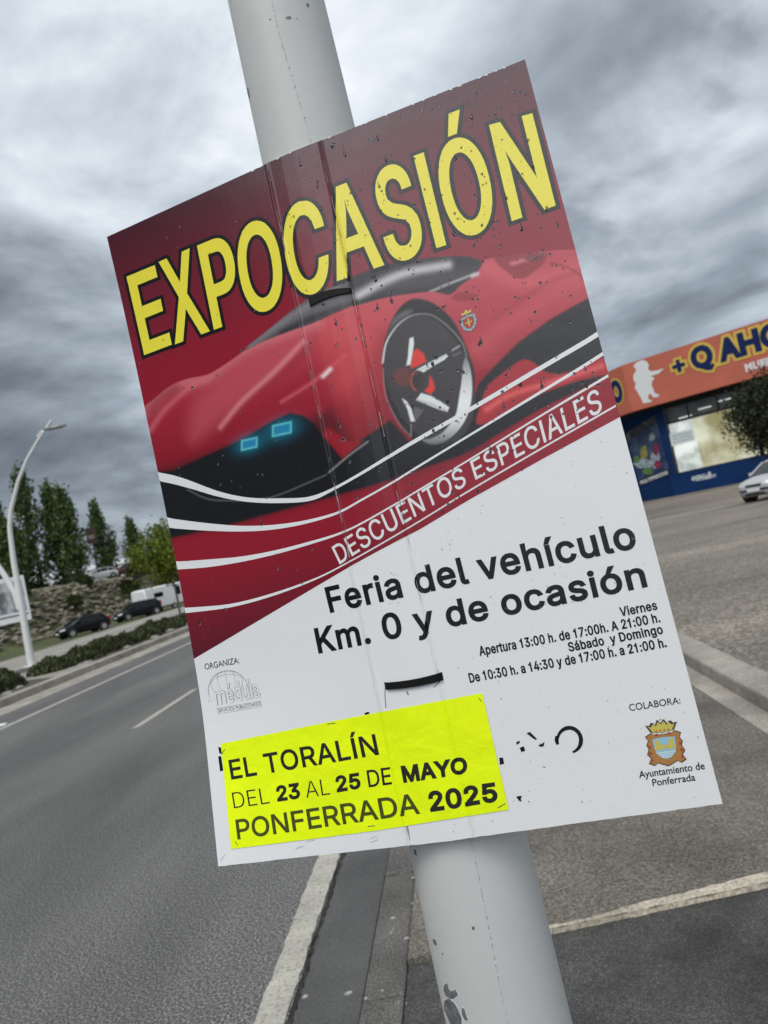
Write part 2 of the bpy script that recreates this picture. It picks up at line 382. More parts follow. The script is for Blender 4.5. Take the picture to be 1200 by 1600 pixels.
sheet('terrace', [(-40.0, -14, 4.1 + 0.29), (-40.0, 150, crest(150)), (-400, 400, 3.9), (-400, -14, 4.3)], M_terr)

# low wooded rise at the end of the road
M_hill = ground_mat('distant_wood', (0.015, 0.022, 0.012), (0.030, 0.040, 0.022), (0.055, 0.065, 0.036), grain=0.35, patch=0.03, patch_amt=0.4, bump=0.2)
hb = MB(); nxh, nyh = 90, 8
hv = [(-150 + 260 * i / (nxh - 1), 480 + 26 * j, -1.7 + (math.sin(math.pi * j / (nyh - 1)) ** .7) * (9 + 4 * math.sin(i * .31) + 2 * math.sin(i * .9 + j) + rnd(-.8, .8)) * min(1, i / 8, (nxh - 1 - i) / 8)) for j in range(nyh) for i in range(nxh)]
hb.add(hv, [(j * nxh + i, j * nxh + i + 1, (j + 1) * nxh + i + 1, (j + 1) * nxh + i) for j in range(nyh - 1) for i in range(nxh - 1)])
tag(hb.build('hills', M_hill, smooth='all', fix=True), kind='structure')
# rubble stones bedded in the bank: one wall
M_stone = mat('rubble_stone', (0.11, 0.092, 0.07), 0.95, col2=(0.30, 0.26, 0.205), vscale=1.1, bump=0.6, bscale=9, thr=(0.3, 0.7))
b = MB()
for k in range(900):
    t_ = rnd(0.14, 0.90); y = rnd(40, 92)
    x = float(np.interp(t_, np.linspace(0, 1, len(prof)), [p[0] for p in prof])); z = float(np.interp(t_, np.linspace(0, 1, len(prof)), [p[1] for p in prof]))
    z = -0.655 + (z + 0.655) * (crest(y) + 0.655) / 4.755
    sx, sy, sz = rnd(0.15, 0.42), rnd(0.2, 0.62), rnd(0.08, 0.22)
    bm = bmesh.new(); bmesh.ops.create_icosphere(bm, subdivisions=1, radius=1)
    off = Vector((rnd(0, 9), rnd(0, 9), rnd(0, 9)))
    R = Matrix.Rotation(rnd(0, 6.28), 3, 'Z') @ Matrix.Rotation(rnd(-.4, .4), 3, 'X')
    vs = []
    for v in bm.verts:
        q = Vector((math.copysign(abs(v.co.x) ** 0.7, v.co.x) * sx, math.copysign(abs(v.co.y) ** 0.7, v.co.y) * sy, math.copysign(abs(v.co.z) ** 0.7, v.co.z) * sz)) * rnd(0.8, 1.12)
        q = R @ q; vs.append((x + q.x + 0.1, y + q.y, z + q.z))
    b.add(vs, [tuple(v.index for v in f.verts) for f in bm.faces]); bm.free()
tag(b.build('rubble_wall', M_stone), 'sloping wall of rough brown rubble stones bedded in the grassy bank', 'wall')

# ------------------------------------------------------------------ vegetation
def leaf_mat(name, c1, c2, c3):
    m = bpy.data.materials.new(name); m.use_nodes = True
    t = m.node_tree; b = t.nodes['Principled BSDF']
    g = t.nodes.new('ShaderNodeNewGeometry')
    r = t.nodes.new('ShaderNodeValToRGB'); t.links.new(g.outputs['Random Per Island'], r.inputs[0])
    e = r.color_ramp.elements; e[0].color = c1 + (1,); e[1].color = c3 + (1,); k = e.new(0.5); k.color = c2 + (1,)
    t.links.new(r.outputs[0], b.inputs['Base Color']); b.inputs['Roughness'].default_value = 0.6; b.inputs['Specular IOR Level'].default_value = 0.08
    return m
M_poplar = leaf_mat('poplar_leaves', (0.026, 0.050, 0.014), (0.054, 0.092, 0.026), (0.110, 0.152, 0.050))
M_lime = leaf_mat('bright_leaves', (0.050, 0.075, 0.008), (0.105, 0.140, 0.016), (0.20, 0.225, 0.036))
M_olive = leaf_mat('olive_leaves', (0.010, 0.015, 0.007), (0.024, 0.031, 0.015), (0.07, 0.075, 0.042))
M_lav = leaf_mat('shrub_leaves', (0.024, 0.034, 0.015), (0.050, 0.064, 0.028), (0.115, 0.118, 0.062))
M_bush = leaf_mat('dark_bush_leaves', (0.015, 0.022, 0.008), (0.035, 0.045, 0.014), (0.07, 0.075, 0.03))
M_bark = mat('bark', (0.05, 0.04, 0.03), 0.9, var=0.4, vscale=8)
M_bark2 = mat('pale_bark', (0.12, 0.105, 0.085), 0.9, var=0.4, vscale=8)

def leaf_cards(pts, size, m, name, parent, up=0.0):
    """one small bent leaf card (two triangles) at each point"""
    pts = np.asarray(pts); n = len(pts)
    a = RNG.normal(size=(n, 3)); a[:, 2] += up * 2; a /= np.linalg.norm(a, axis=1)[:, None]
    c = RNG.normal(size=(n, 3)); c -= (c * a).sum(1)[:, None] * a; c /= np.linalg.norm(c, axis=1)[:, None]
    s = size * RNG.uniform(0.6, 1.3, (n, 1))
    V = np.stack([pts - a * s, pts + c * s * 0.55 - a * s * 0.1, pts + a * s, pts - c * s * 0.5 + a * s * 0.1], 1).reshape(-1, 3)
    me = bpy.data.meshes.new(name); me.from_pydata(V.tolist(), [], np.arange(4 * n).reshape(-1, 4).tolist()); me.materials.append(m)
    o = bpy.data.objects.new(name, me); COL.objects.link(o); o.parent = parent
    return o
def poplar(x, y, z, h, hw, label, n=2700, group='poplars on the upper terrace', size=0.24):
    root = empty('poplar_tree', (x, y, z)); tag(root, label, 'tree', group)
    tb = MB(); tb.tube([(0, 0, -0.6), (0.05, 0, h * 0.3), (-0.04, 0.05, h * 0.6), (0, 0, h * 0.95)], [0.22, 0.17, 0.10, 0.02], 8)
    pts = []; nb = 64
    for k in range(nb):
        f = (k + rnd(0, 1)) / nb
        z0 = h * (0.05 + 0.84 * f); a = rnd(0, 6.28)
        prof_ = (0.62 + 1.3 * f) if f < 0.28 else (1.0 - ((f - 0.28) / 0.74) ** 1.25) ** 0.9 if f < 1 else 0.02
        r = hw * prof_ * rnd(0.55, 1.2) + 0.12
        ln_ = h * rnd(0.12, 0.24) * (1.05 - 0.45 * f)
        p0 = np.array([0, 0, z0 - ln_ * 0.35]); p1 = np.array([math.cos(a) * r * .8, math.sin(a) * r * .8, z0 + ln_ * 0.3]); p2 = np.array([math.cos(a) * r * 1.02, math.sin(a) * r * 1.02, min(z0 + ln_, h * 1.0)])
        tb.tube([p0, p1, p2], [0.05, 0.03, 0.01], 5)
        q = int(n / nb)
        u = RNG.uniform(0.15, 1.0, q)[:, None]
        c = (1 - u) ** 2 * p0 + 2 * u * (1 - u) * p1 + u ** 2 * p2
        pts.append(c + RNG.normal(size=(q, 3)) * np.array([0.22, 0.22, 0.5]) * (hw / 1.6) * (1.15 - 0.5 * u))
    tb.build('trunk', M_bark, root, smooth=True)
    leaf_cards(np.concatenate(pts), size, M_poplar, 'crown', root, up=0.4)
    return root
def round_tree(name, x, y, z, th, cr, label, m, bark, n, size, nclump=60, squash=0.85, group=None, cz=None, tr=0.09):
    root = empty(name, (x, y, z)); tag(root, label, 'tree', group)
    tb = MB(); cz = th + cr * 0.75 if cz is None else cz
    tb.tube([(0, 0, -0.3), (0.03, 0, th * 0.5), (0.0, 0.03, th), (0.0, 0, cz)], [tr, tr * .85, tr * .75, tr * .3], 8)
    pts = []
    for k in range(nclump):
        d = RNG.normal(size=3); d /= np.linalg.norm(d)
        rr = cr * rnd(0.35, 1.0) ** 0.6; c = np.array([d[0] * rr, d[1] * rr, cz + d[2] * rr * squash])
        if c[2] < th * 0.8: c[2] = th * 0.8 + rnd(0, .3)
        tb.tube([(0, 0, th * rnd(0.8, 1.0)), c * np.array([.45, .45, 1]) + np.array([0, 0, -.15 * cr]), c], [tr * .3, tr * .18, .008], 5)
        q = n // nclump
        pts.append(c + RNG.normal(size=(q, 3)) * cr * rnd(0.10, 0.2))
    tb.build('trunk', bark, root, smooth=True)
    leaf_cards(np.concatenate(pts), size, m, 'crown', root)
    return root
for (x, y, h, hw, lab) in [(-46.9, 85, 14.6, 2.3, 'tallest dark poplar, just behind the curved street lamp'),
                           (-45.0, 86.5, 12.4, 1.9, 'dark poplar merging with the right flank of the tallest poplar'),
                           (-50.2, 84, 11.6, 2.2, 'dark poplar at the left end of the row, left of the tallest'),
                           (-47.6, 81, 8.6, 2.2, 'low bushy poplar filling the foot of the tall group'),
                           (-42.6, 85, 11.5, 1.9, 'slim poplar at the right end of the dense group, above the silver cars')]:
    poplar(x, y, 4.1, h, hw, lab)
poplar(-45.9, 100, 4.0, 10.9, 1.75, 'lone conical poplar beside the brown totem sign', 3000)
poplar(-49.8, 120, 4.0, 9.8, 1.9, 'far small poplar standing left of the bright green tree', 2400)
poplar(-46.3, 122, 4.0, 7.6, 1.6, 'far small poplar peeping over the bright green tree', 2000)
poplar(-53.5, 83, 4.0, 11.0, 2.2, 'dark poplar half outside the left edge of the photo', 2600)
round_tree('street_tree', -15.45, 41.5, -0.05, 2.1, 1.95, 'small bright green roadside tree in front of the white caravan', M_lime, M_bark2, 7000, 0.10, 70, 0.75, tr=0.07)
round_tree('dark_tree', 19.6, 45.0, 0.06, 1.2, 2.45, 'dark dense evergreen tree in front of the lit shop window', M_olive, M_bark, 20000, 0.10, 150, 0.9, cz=3.7, tr=0.16)
def bush(name, x, y, z, rx, ry, h, n, size, m, label, cat, group):
    root = empty(name, (x, y, z)); tag(root, label, cat, group)
    tb = MB(); pts = []
    for k in range(14):
        a = rnd(0, 6.28); r = rnd(0.1, 0.9); c = np.array([math.cos(a) * rx * r, math.sin(a) * ry * r, h * rnd(.45, .95) * (1 - .45 * r * r)])
        tb.tube([(c[0] * .15, c[1] * .15, -0.05), (c[0] * .7, c[1] * .7, c[2] * .5), c], [.02, .012, .005], 5)
    tb.build('stems', M_bark, root)
    u = RNG.normal(size=(n, 3)); u /= np.linalg.norm(u, axis=1)[:, None]; u[:, 2] = np.abs(u[:, 2])
    lump = 1 + 0.16 * np.sin(u[:, 0] * 5 + x) * np.cos(u[:, 1] * 6 + y)
    rr = (RNG.uniform(0.45, 1, n) ** 0.5 * lump)[:, None]
    leaf_cards(u * rr * np.array([rx, ry, h]), size, m, 'foliage', root, up=1.2)
    return root
ky = 12.7
sh_i = 0
while ky < 40:
    if not (17.3 < ky < 18.9):
        bush('lavender_shrub', -10.55 + rnd(-.15, .15), ky, 0.12, rnd(.5, .62), rnd(.62, .85), rnd(.36, .50), 2100, 0.055, M_lav,
             'low dark green lavender shrub in the planter row along the kerb', 'shrub', 'lavender shrubs along the kerb')
    ky += rnd(1.15, 1.45)
for (x, y, s) in [(-36.5, 84, 1.3), (-37.5, 90, 1.6), (-36, 96, 1.5), (-38, 104, 2.2), (-38.5, 78, .9), (-36.4, 71, .8), (-38.6, 66, .9)]:
    bush('bank_bush', x, y, 1.8 if x > -37 else 3.6, s, s, s * 1.2, 1300, 0.16, M_bush, 'dark scrubby bush on top of the rubble bank', 'bush', 'bushes on the bank')
# pale stones scattered between the shrubs
M_peb = mat('pale_boulder', (0.25, 0.235, 0.21), 0.85, var=0.3, vscale=5)
for k in range(26):
    bm = bmesh.new(); bmesh.ops.create_icosphere(bm, subdivisions=2, radius=1)
    for v in bm.verts: v.co = Vector((v.co.x * .2, v.co.y * .15, v.co.z * .10)) * rnd(.85, 1.12)
    me = bpy.data.meshes.new('boulder'); bm.to_mesh(me); bm.free(); me.materials.append(M_peb)
    o = bpy.data.objects.new('boulder', me); COL.objects.link(o); o.location = (rnd(-10.0, -9.72), rnd(18.8, 40) if k > 5 else rnd(13, 17), 0.15); o.rotation_euler = (0, 0, rnd(0, 6)); s_ = rnd(.4, .8); o.scale = (s_, s_, s_)
    tag(o, 'pale rounded boulder lying between the lavender shrubs', 'rock', 'boulders in the planter')

# ------------------------------------------------------------------ street lamps
M_lampw = mat('white_lamp_paint', (0.68, 0.69, 0.68), 0.45)
M_head = mat('grey_lamp_head', (0.16, 0.165, 0.16), 0.4)
M_lens = mat('lamp_lens', (0.25, 0.26, 0.25), 0.2)
def curved_lamp(loc, label, rz=0.0):
    root = empty('street_lamp', loc, rz); tag(root, label, 'street lamp', 'twin curved street lamps')
    path = [(0.0, 0.0), (0.02, 1.2), (0.06, 2.5), (0.08, 3.5), (0.17, 4.6), (0.33, 5.15), (0.5, 5.5), (0.78, 6.05), (1.22, 6.68), (1.70, 7.2), (2.3, 7.75)]
    for s, nm in ((1, 'curved_mast'), (-1, 'curved_mast')):
        b = MB()
        pth = path if s == 1 else [(-0.06 - 0.0 * i, 0) if i == 0 else p for i, p in enumerate(path)]
        if s == 1: pts = [(p[0] * 1.0, 0, p[1]) for p in pth]
        else: pts = [(-.02, 0.0, 1.9), (-.10, 0, 2.5), (-.32, 0, 3.1), (-.62, 0, 3.75), (-1.0, 0, 4.5), (-1.35, 0, 5.3), (-1.6, 0, 6.1), (-1.75, 0, 7.0)]
        rr = np.interp([p[2] for p in pts], [0, 3, 8], [0.125, 0.095, 0.035])
        b.tube(pts, list(rr), 14); o = b.build(nm, M_lampw, root, smooth=True)
        e = pts[-2] if s == 1 else (-1.72, 0, 6.85)
        hx = e[0]; hz = e[2] + 0.12
        a = MB(); d = s if s == 1 else -1
        a.tube([(hx, 0, hz), (hx + .16 * d, 0, hz + .14), (hx + .3 * d, 0, hz + .17)], [.035, .03, .03], 8); a.build('bracket', M_lampw, root, smooth=True)
        h = MB(); rings = []
        for u, wv_, zt, zb in [(0, .03, .03, -.02), (.12, .09, .05, -.03), (.35, .13, .06, -.035), (.6, .12, .04, -.03), (.78, .05, .015, -.015)]:
            rings.append([(hx + d * (.26 + u), y_, hz + .17 + z_) for y_, z_ in [(-wv_, zb), (wv_, zb), (wv_, zb + .02), (wv_ * .7, zt), (-wv_ * .7, zt), (-wv_, zb + .02)]])
        h.loft(rings); hh = h.build('luminaire', M_head, root, smooth=30)
        l = MB(); l.box(hx + d * .42 - .0, hx + d * .86, -.08, .08, hz + .118, hz + .136); l.build('lens', M_lens, hh)
    p = MB(); p.box(-.2, .2, -.2, .2, 0, .03)
    for dx in (-.15, .15):
        for dy in (-.15, .15): p.tube([(dx, dy, .03), (dx, dy, .07)], .02, 6)
    p.build('base_plate', M_lampw, root)
    return root
lamp1 = curved_lamp((-14.23, 24.2, 0.035), 'tall white curved twin street lamp rising beside the paved gap in the shrubs')
lamp2 = curved_lamp((-24.0, 70.0, 0.1), 'far white street lamp whose head peeps out left of the poster')
lamp2['group'] = lamp1['group']

# ------------------------------------------------------------------ vehicles
M_glass = mat('car_glass', (0.008, 0.009, 0.010), 0.12, spec=0.25)
M_tyre = mat('tyre_rubber', (0.015, 0.015, 0.015), 0.85)
M_rim = mat('wheel_rim', (0.42, 0.43, 0.44), 0.35, metal=0.6)
M_trim = mat('black_trim', (0.015, 0.015, 0.016), 0.55)
M_lampg = mat('headlight_glass', (0.55, 0.57, 0.58), 0.12)
M_red = mat('tail_lamp', (0.35, 0.01, 0.012), 0.2)
M_plate = mat('number_plate', (0.72, 0.73, 0.72), 0.4)
def paint(name, c): return mat(name, c, 0.32, coat=0.0, spec=0.2 if max(c) < .05 else .45)
def car(loc, rz, label, pm, group=None, Lc=4.1, W=1.72, H=1.46, estate=False):
    root = empty('parked_car', loc, rz); tag(root, label, 'car', group)
    hl = Lc / 2
    # stations from nose (+x) to tail: x, bottom z, belt/hood z, half width
    st = [(hl, .34, .58, .50), (hl - .06, .24, .70, .66), (hl - .28, .20, .80, .79), (hl - .7, .19, .88, .84), (hl - 1.15, .19, .95, .855), (hl - 1.6, .19, .97, .86), (0, .19, .98, .862), (-.8, .19, .99, .86), (-hl + .75, .19, 1.0, .85), (-hl + .3, .22, 1.0, .80), (-hl + .07, .27, .96, .72), (-hl, .36, .86, .62)]
    k = W / 1.72
    b = MB(); rings = []
    for x, zb, zt, hw in st:
        hw *= k
        half = [(hw * .80, zb), (hw * .95, zb + .05), (hw * 1.0, zb + (zt - zb) * .45), (hw * .985, zb + (zt - zb) * .78), (hw * .90, zt - .035), (hw * .72, zt), (hw * .3, zt + .018)]
        rings.append([(x, y, z) for y, z in half] + [(x, -y, z) for y, z in half[::-1]])
    b.loft(rings); b.build('body', pm, root, smooth=50)
    # greenhouse: dark glass volume with painted roof and pillars
    tail = -hl + (.12 if estate else .28)
    gs = [(hl - 1.02, .955, .74, .0), (hl - 1.35, 1.12, .71, .5), (hl - 1.78, H - .09, .62, 1), (.1, H - .035, .61, 1), (-.75, H - .045, .60, 1), (tail + .42, H - .10, .57, 1), (tail + .12, 1.16, .60, .5), (tail - .02, .985, .64, 0)]
    b = MB(); rings = []
    for x, z, hw, f in gs:
        hwk = hw * k; base = .95
        rings.append([(x, .775 * k, base), (x, hwk, z - .02), (x, hwk * .8, z), (x, -hwk * .8, z), (x, -hwk, z - .02), (x, -.775 * k, base)])
    b.loft(rings); b.build('windows', M_glass, root, smooth=30)
    r = MB(); rings = []
    for x, z, hw, f in gs[2:6]:
        hwk = hw * k + .012
        rings.append([(x, hwk + .01, z - .05), (x, hwk, z - .005), (x, hwk * .78, z + .022), (x, -hwk * .78, z + .022), (x, -hwk, z - .005), (x, -hwk - .01, z - .05)])
    r.loft(rings); r.build('roof', pm, root, smooth=40)
    for s in (-1, 1):
        for x0, z0, y0, x1, z1, y1, wd in ((hl - 1.05, .96, .775, hl - 1.8, H - .085, .625, .035), (.02, .96, .785, -.02, H - .05, .62, .035), (-.85, .96, .785, -.9, H - .06, .61, .04), (tail + .02, .98, .72, tail + .44, H - .1, .585, .06)):
            p = MB(); p.tube([(x0, s * y0 * k, z0), (x1, s * y1 * k, z1)], wd, 6); p.build('pillar', pm, root, smooth=True)
    for sx, xx_ in ((1, hl - .78), (-1, -hl + .72)):
        for s in (-1, 1):
            y = s * (.845 * k)
            a = MB(); a.tube([(xx_, y - s * .20, .31), (xx_, y + s * .012, .31)], .365, 24); a.build('wheel_arch', M_trim, root)
            wz = MB(); wz.tube([(xx_, y - s * .15, .305), (xx_, y + s * .02, .305), (xx_, y + s * .028, .305)], [.305, .305, .28], 24); wo = wz.build('wheel', M_tyre, root, smooth=40)
            rm = MB(); rm.tube([(xx_, y + s * .02, .305), (xx_, y + s * .034, .305)], .20, 20)
            rm.build('rim', M_rim, wo)
    for s in (-1, 1):
        h = MB(); h.loft([[(hl - .02, s * .40 * k, .575), (hl + .012, s * .40 * k, .60), (hl - .03, s * .40 * k, .70)], [(hl - .07, s * .60 * k, .585), (hl - .03, s * .61 * k, .62), (hl - .09, s * .60 * k, .735)], [(hl - .30, s * .765 * k, .64), (hl - .26, s * .785 * k, .67), (hl - .32, s * .77 * k, .775)]])
        h.build('headlight', M_lampg, root, smooth=60)
        t_ = MB(); t_.box(-hl - .01, -hl + .25, s * .66 * k - .05, s * .66 * k + .05, .72, 1.0 if not estate else 1.2); t_.build('tail_light', M_red, root, bevel=.02)
        mi = MB(); mi.box(hl - 1.5, hl - 1.32, s * .93 * k - .09, s * .93 * k + .09, .95, 1.08); mi.build('mirror', pm, root, bevel=.03)
    g = MB(); g.box(hl - .05, hl + .022, -.32 * k, .32 * k, .585, .665); g.build('grille', M_trim, root, bevel=.015)
    bp_ = MB(); bp_.box(hl - .13, hl + .04, -.60 * k, .60 * k, .425, .50); bp_.build('bumper_strip', M_trim, root, bevel=.03)
    bl = MB(); bl.box(hl - .12, hl + .012, -.42 * k, .42 * k, .26, .345); bl.build('air_intake', M_trim, root, bevel=.02)
    pl = MB(); pl.box(hl + .03, hl + .05, -.26, .26, .40, .515); pl.build('number_plate', M_plate, root)
    return root
P_black = paint('black_car_paint', (0.005, 0.005, 0.006)); P_navy = paint('navy_car_paint', (0.006, 0.007, 0.012)); P_silver = paint('silver_car_paint', (0.42, 0.43, 0.44)); P_white = paint('white_car_paint', (0.66, 0.67, 0.68)); P_dark = paint('dark_red_car_paint', (0.08, 0.01, 0.012))
ZS = -0.655
car((-29.6, 58.3, ZS), rad(-127), 'small black hatchback parked at the edge of the grass, nearer of the two dark cars', P_black)
car((-29.6, 69.0, ZS), rad(-128), 'dark navy estate car parked in front of the white caravan', P_navy, Lc=4.4, H=1.56, estate=True)
car((13.15, 30.9, 0.08), rad(-146), 'silver hatchback in the car park, nose towards the shop window', P_silver)
for (x, y, r_, lab, p_) in [(-45.5, 89, -150, 'pale silver car behind the top of the bank, below the slim poplar', P_silver), (-43.2, 92, -140, 'white car on the terrace behind the bank, right of the silver one', P_white), (-40.9, 95, -160, 'dark red car on the terrace near the foot of the totem sign', P_dark), (-50.0, 88, 30, 'dark car on the terrace under the tallest poplar', P_black)]:
    car((x, y, 4.15), rad(r_), lab, p_)

# white caravan
M_cara = mat('caravan_white', (0.70, 0.71, 0.71), 0.4)
cv = empty('caravan', (-29.0, 75.5, ZS - 0.05), rad(62)); tag(cv, 'long white caravan with small dark windows behind the estate car', 'caravan')
b = MB(); rings = []
for x, ins in ((-3.6, .18), (-3.5, .04), (-3.2, 0), (3.2, 0), (3.5, .06), (3.65, .3)):
    rings.append([(x, y, z) for y, z in [(-1.12 + ins, .55), (1.12 - ins, .55), (1.15 - ins, 1.4), (1.08 - ins, 2.45 - ins), (.8, 2.56 - ins), (-.8, 2.56 - ins), (-1.08 + ins, 2.45 - ins), (-1.15 + ins, 1.4)]])
b.loft(rings); b.build('body', M_cara, cv, smooth=30)
for s in (-1, 1):
    for x0, x1, z0, z1 in ((-2.6, -1.5, 1.5, 1.95), (.3, .75, 1.35, 2.2), (1.6, 2.7, 1.5, 1.95)):
        b = MB(); b.box(x0, x1, s * 1.15 - .02, s * 1.15 + .02, z0, z1); b.build('window', M_glass, cv, bevel=.01)
    b = MB(); b.tube([(-.3, s * 1.0, .33), (-.3, s * 1.14, .33)], .33, 20); wo = b.build('wheel', M_tyre, cv, smooth=40)
    b = MB(); b.tube([(-.3, s * 1.13, .33), (-.3, s * 1.155, .33)], .2, 16); b.build('rim', M_rim, wo)
b = MB(); b.box(-3.4, 3.4, -1.0, 1.0, .42, .56); b.tube([(3.3, 0, .5), (4.6, 0, .48)], .05, 8); b.build('chassis', M_trim, cv)

# ------------------------------------------------------------------ billboard, totem sign, far building
M_white = mat('white_board', (0.66, 0.68, 0.70), 0.5)
M_pict = mat('grey_picture', (0.10, 0.11, 0.12), 0.5, col2=(0.42, 0.44, 0.46), vscale=1.2, detail=4, thr=(0.42, 0.58))
M_steel = mat('galvanised_steel', (0.30, 0.31, 0.31), 0.45, metal=0.5)
bb = empty('billboard', (-28.3, 45.0, -0.66), rad(27)); tag(bb, 'white roadside billboard with a grey picture, cut by the left edge of the photo', 'billboard')
b = MB(); b.box(-3.4, 2.1, -.05, .05, 2.1, 4.9); b.build('panel', M_white, bb, bevel=.01)
b = MB(); b.box(-3.3, 1.95, -.062, -.051, 2.72, 4.65); b.build('picture', M_pict, bb)
b = MB(); b.box(-3.3, 1.98, -.063, -.052, 2.46, 2.55); b.build('printed_band', mat('dark_band', (0.06, .065, .08), .5), bb)
for x in (-2.6, 1.5):
    b = MB(); b.box(x - .06, x + .06, .051, .17, 0, 4.8); b.build('post', M_steel, bb)
ts = empty('totem_sign', (-44.7, 95.0, 4.1)); tag(ts, 'brown square totem sign on a dark post beside the lone poplar', 'sign')
b = MB(); b.box(-.62, .62, -.15, .15, 4.95, 7.0); b.build('panel', mat('brown_sign', (0.045, 0.026, 0.018), .5), ts, bevel=.02)
b = MB(); b.box(-.42, .42, -.172, -.152, 5.5, 6.0); b.build('emblem', mat('pale_emblem', (0.20, 0.17, 0.14), .5, var=.5, vscale=4), ts)
b = MB(); b.tube([(0, 0, 0), (0, 0, 4.95)], .09, 10); b.build('post', M_trim, ts)
wb = empty('warehouse', (-77, 156, 3.9), rad(20)); tag(wb, 'long low white warehouse far behind the poplars', 'building')
b = MB(); b.box(-16, 12, -4, 8, 0, 4.4); b.build('wall', mat('warehouse_white', (0.62, .64, .65), .6), wb)
b = MB(); b.loft([[(-16.3, -4.3, 4.4), (-16.3, 2, 5.6), (-16.3, 8.3, 4.4)], [(12.3, -4.3, 4.4), (12.3, 2, 5.6), (12.3, 8.3, 4.4)]]); b.build('roof', mat('warehouse_roof', (0.5, .52, .53), .5), wb)
for x in (-12, -6, 0, 6):
    b = MB(); b.box(x - 1.4, x + 1.4, -4.03, -4.005, 0.1, 2.9); b.build('door', mat('warehouse_door', (0.22, .23, .25), .5), wb)
# reflecting road stud on the far edge line
b = MB(); b.box(-.07, .07, -.06, .06, 0, .012); b.loft([[(-.06, -.05, .012), (.06, -.05, .012), (.06, .05, .012), (-.06, .05, .012)], [(-.05, -.02, .03), (.05, -.02, .03), (.05, .02, .03), (-.05, .02, .03)]])
o = b.build('road_stud', mat('white_stud', (.75, .76, .76), .3)); o.location = (-7.75, 12.0, 0.005); o.rotation_euler = (0, 0, .2)
tag(o, 'small white reflective road stud beside the far edge line', 'road stud')

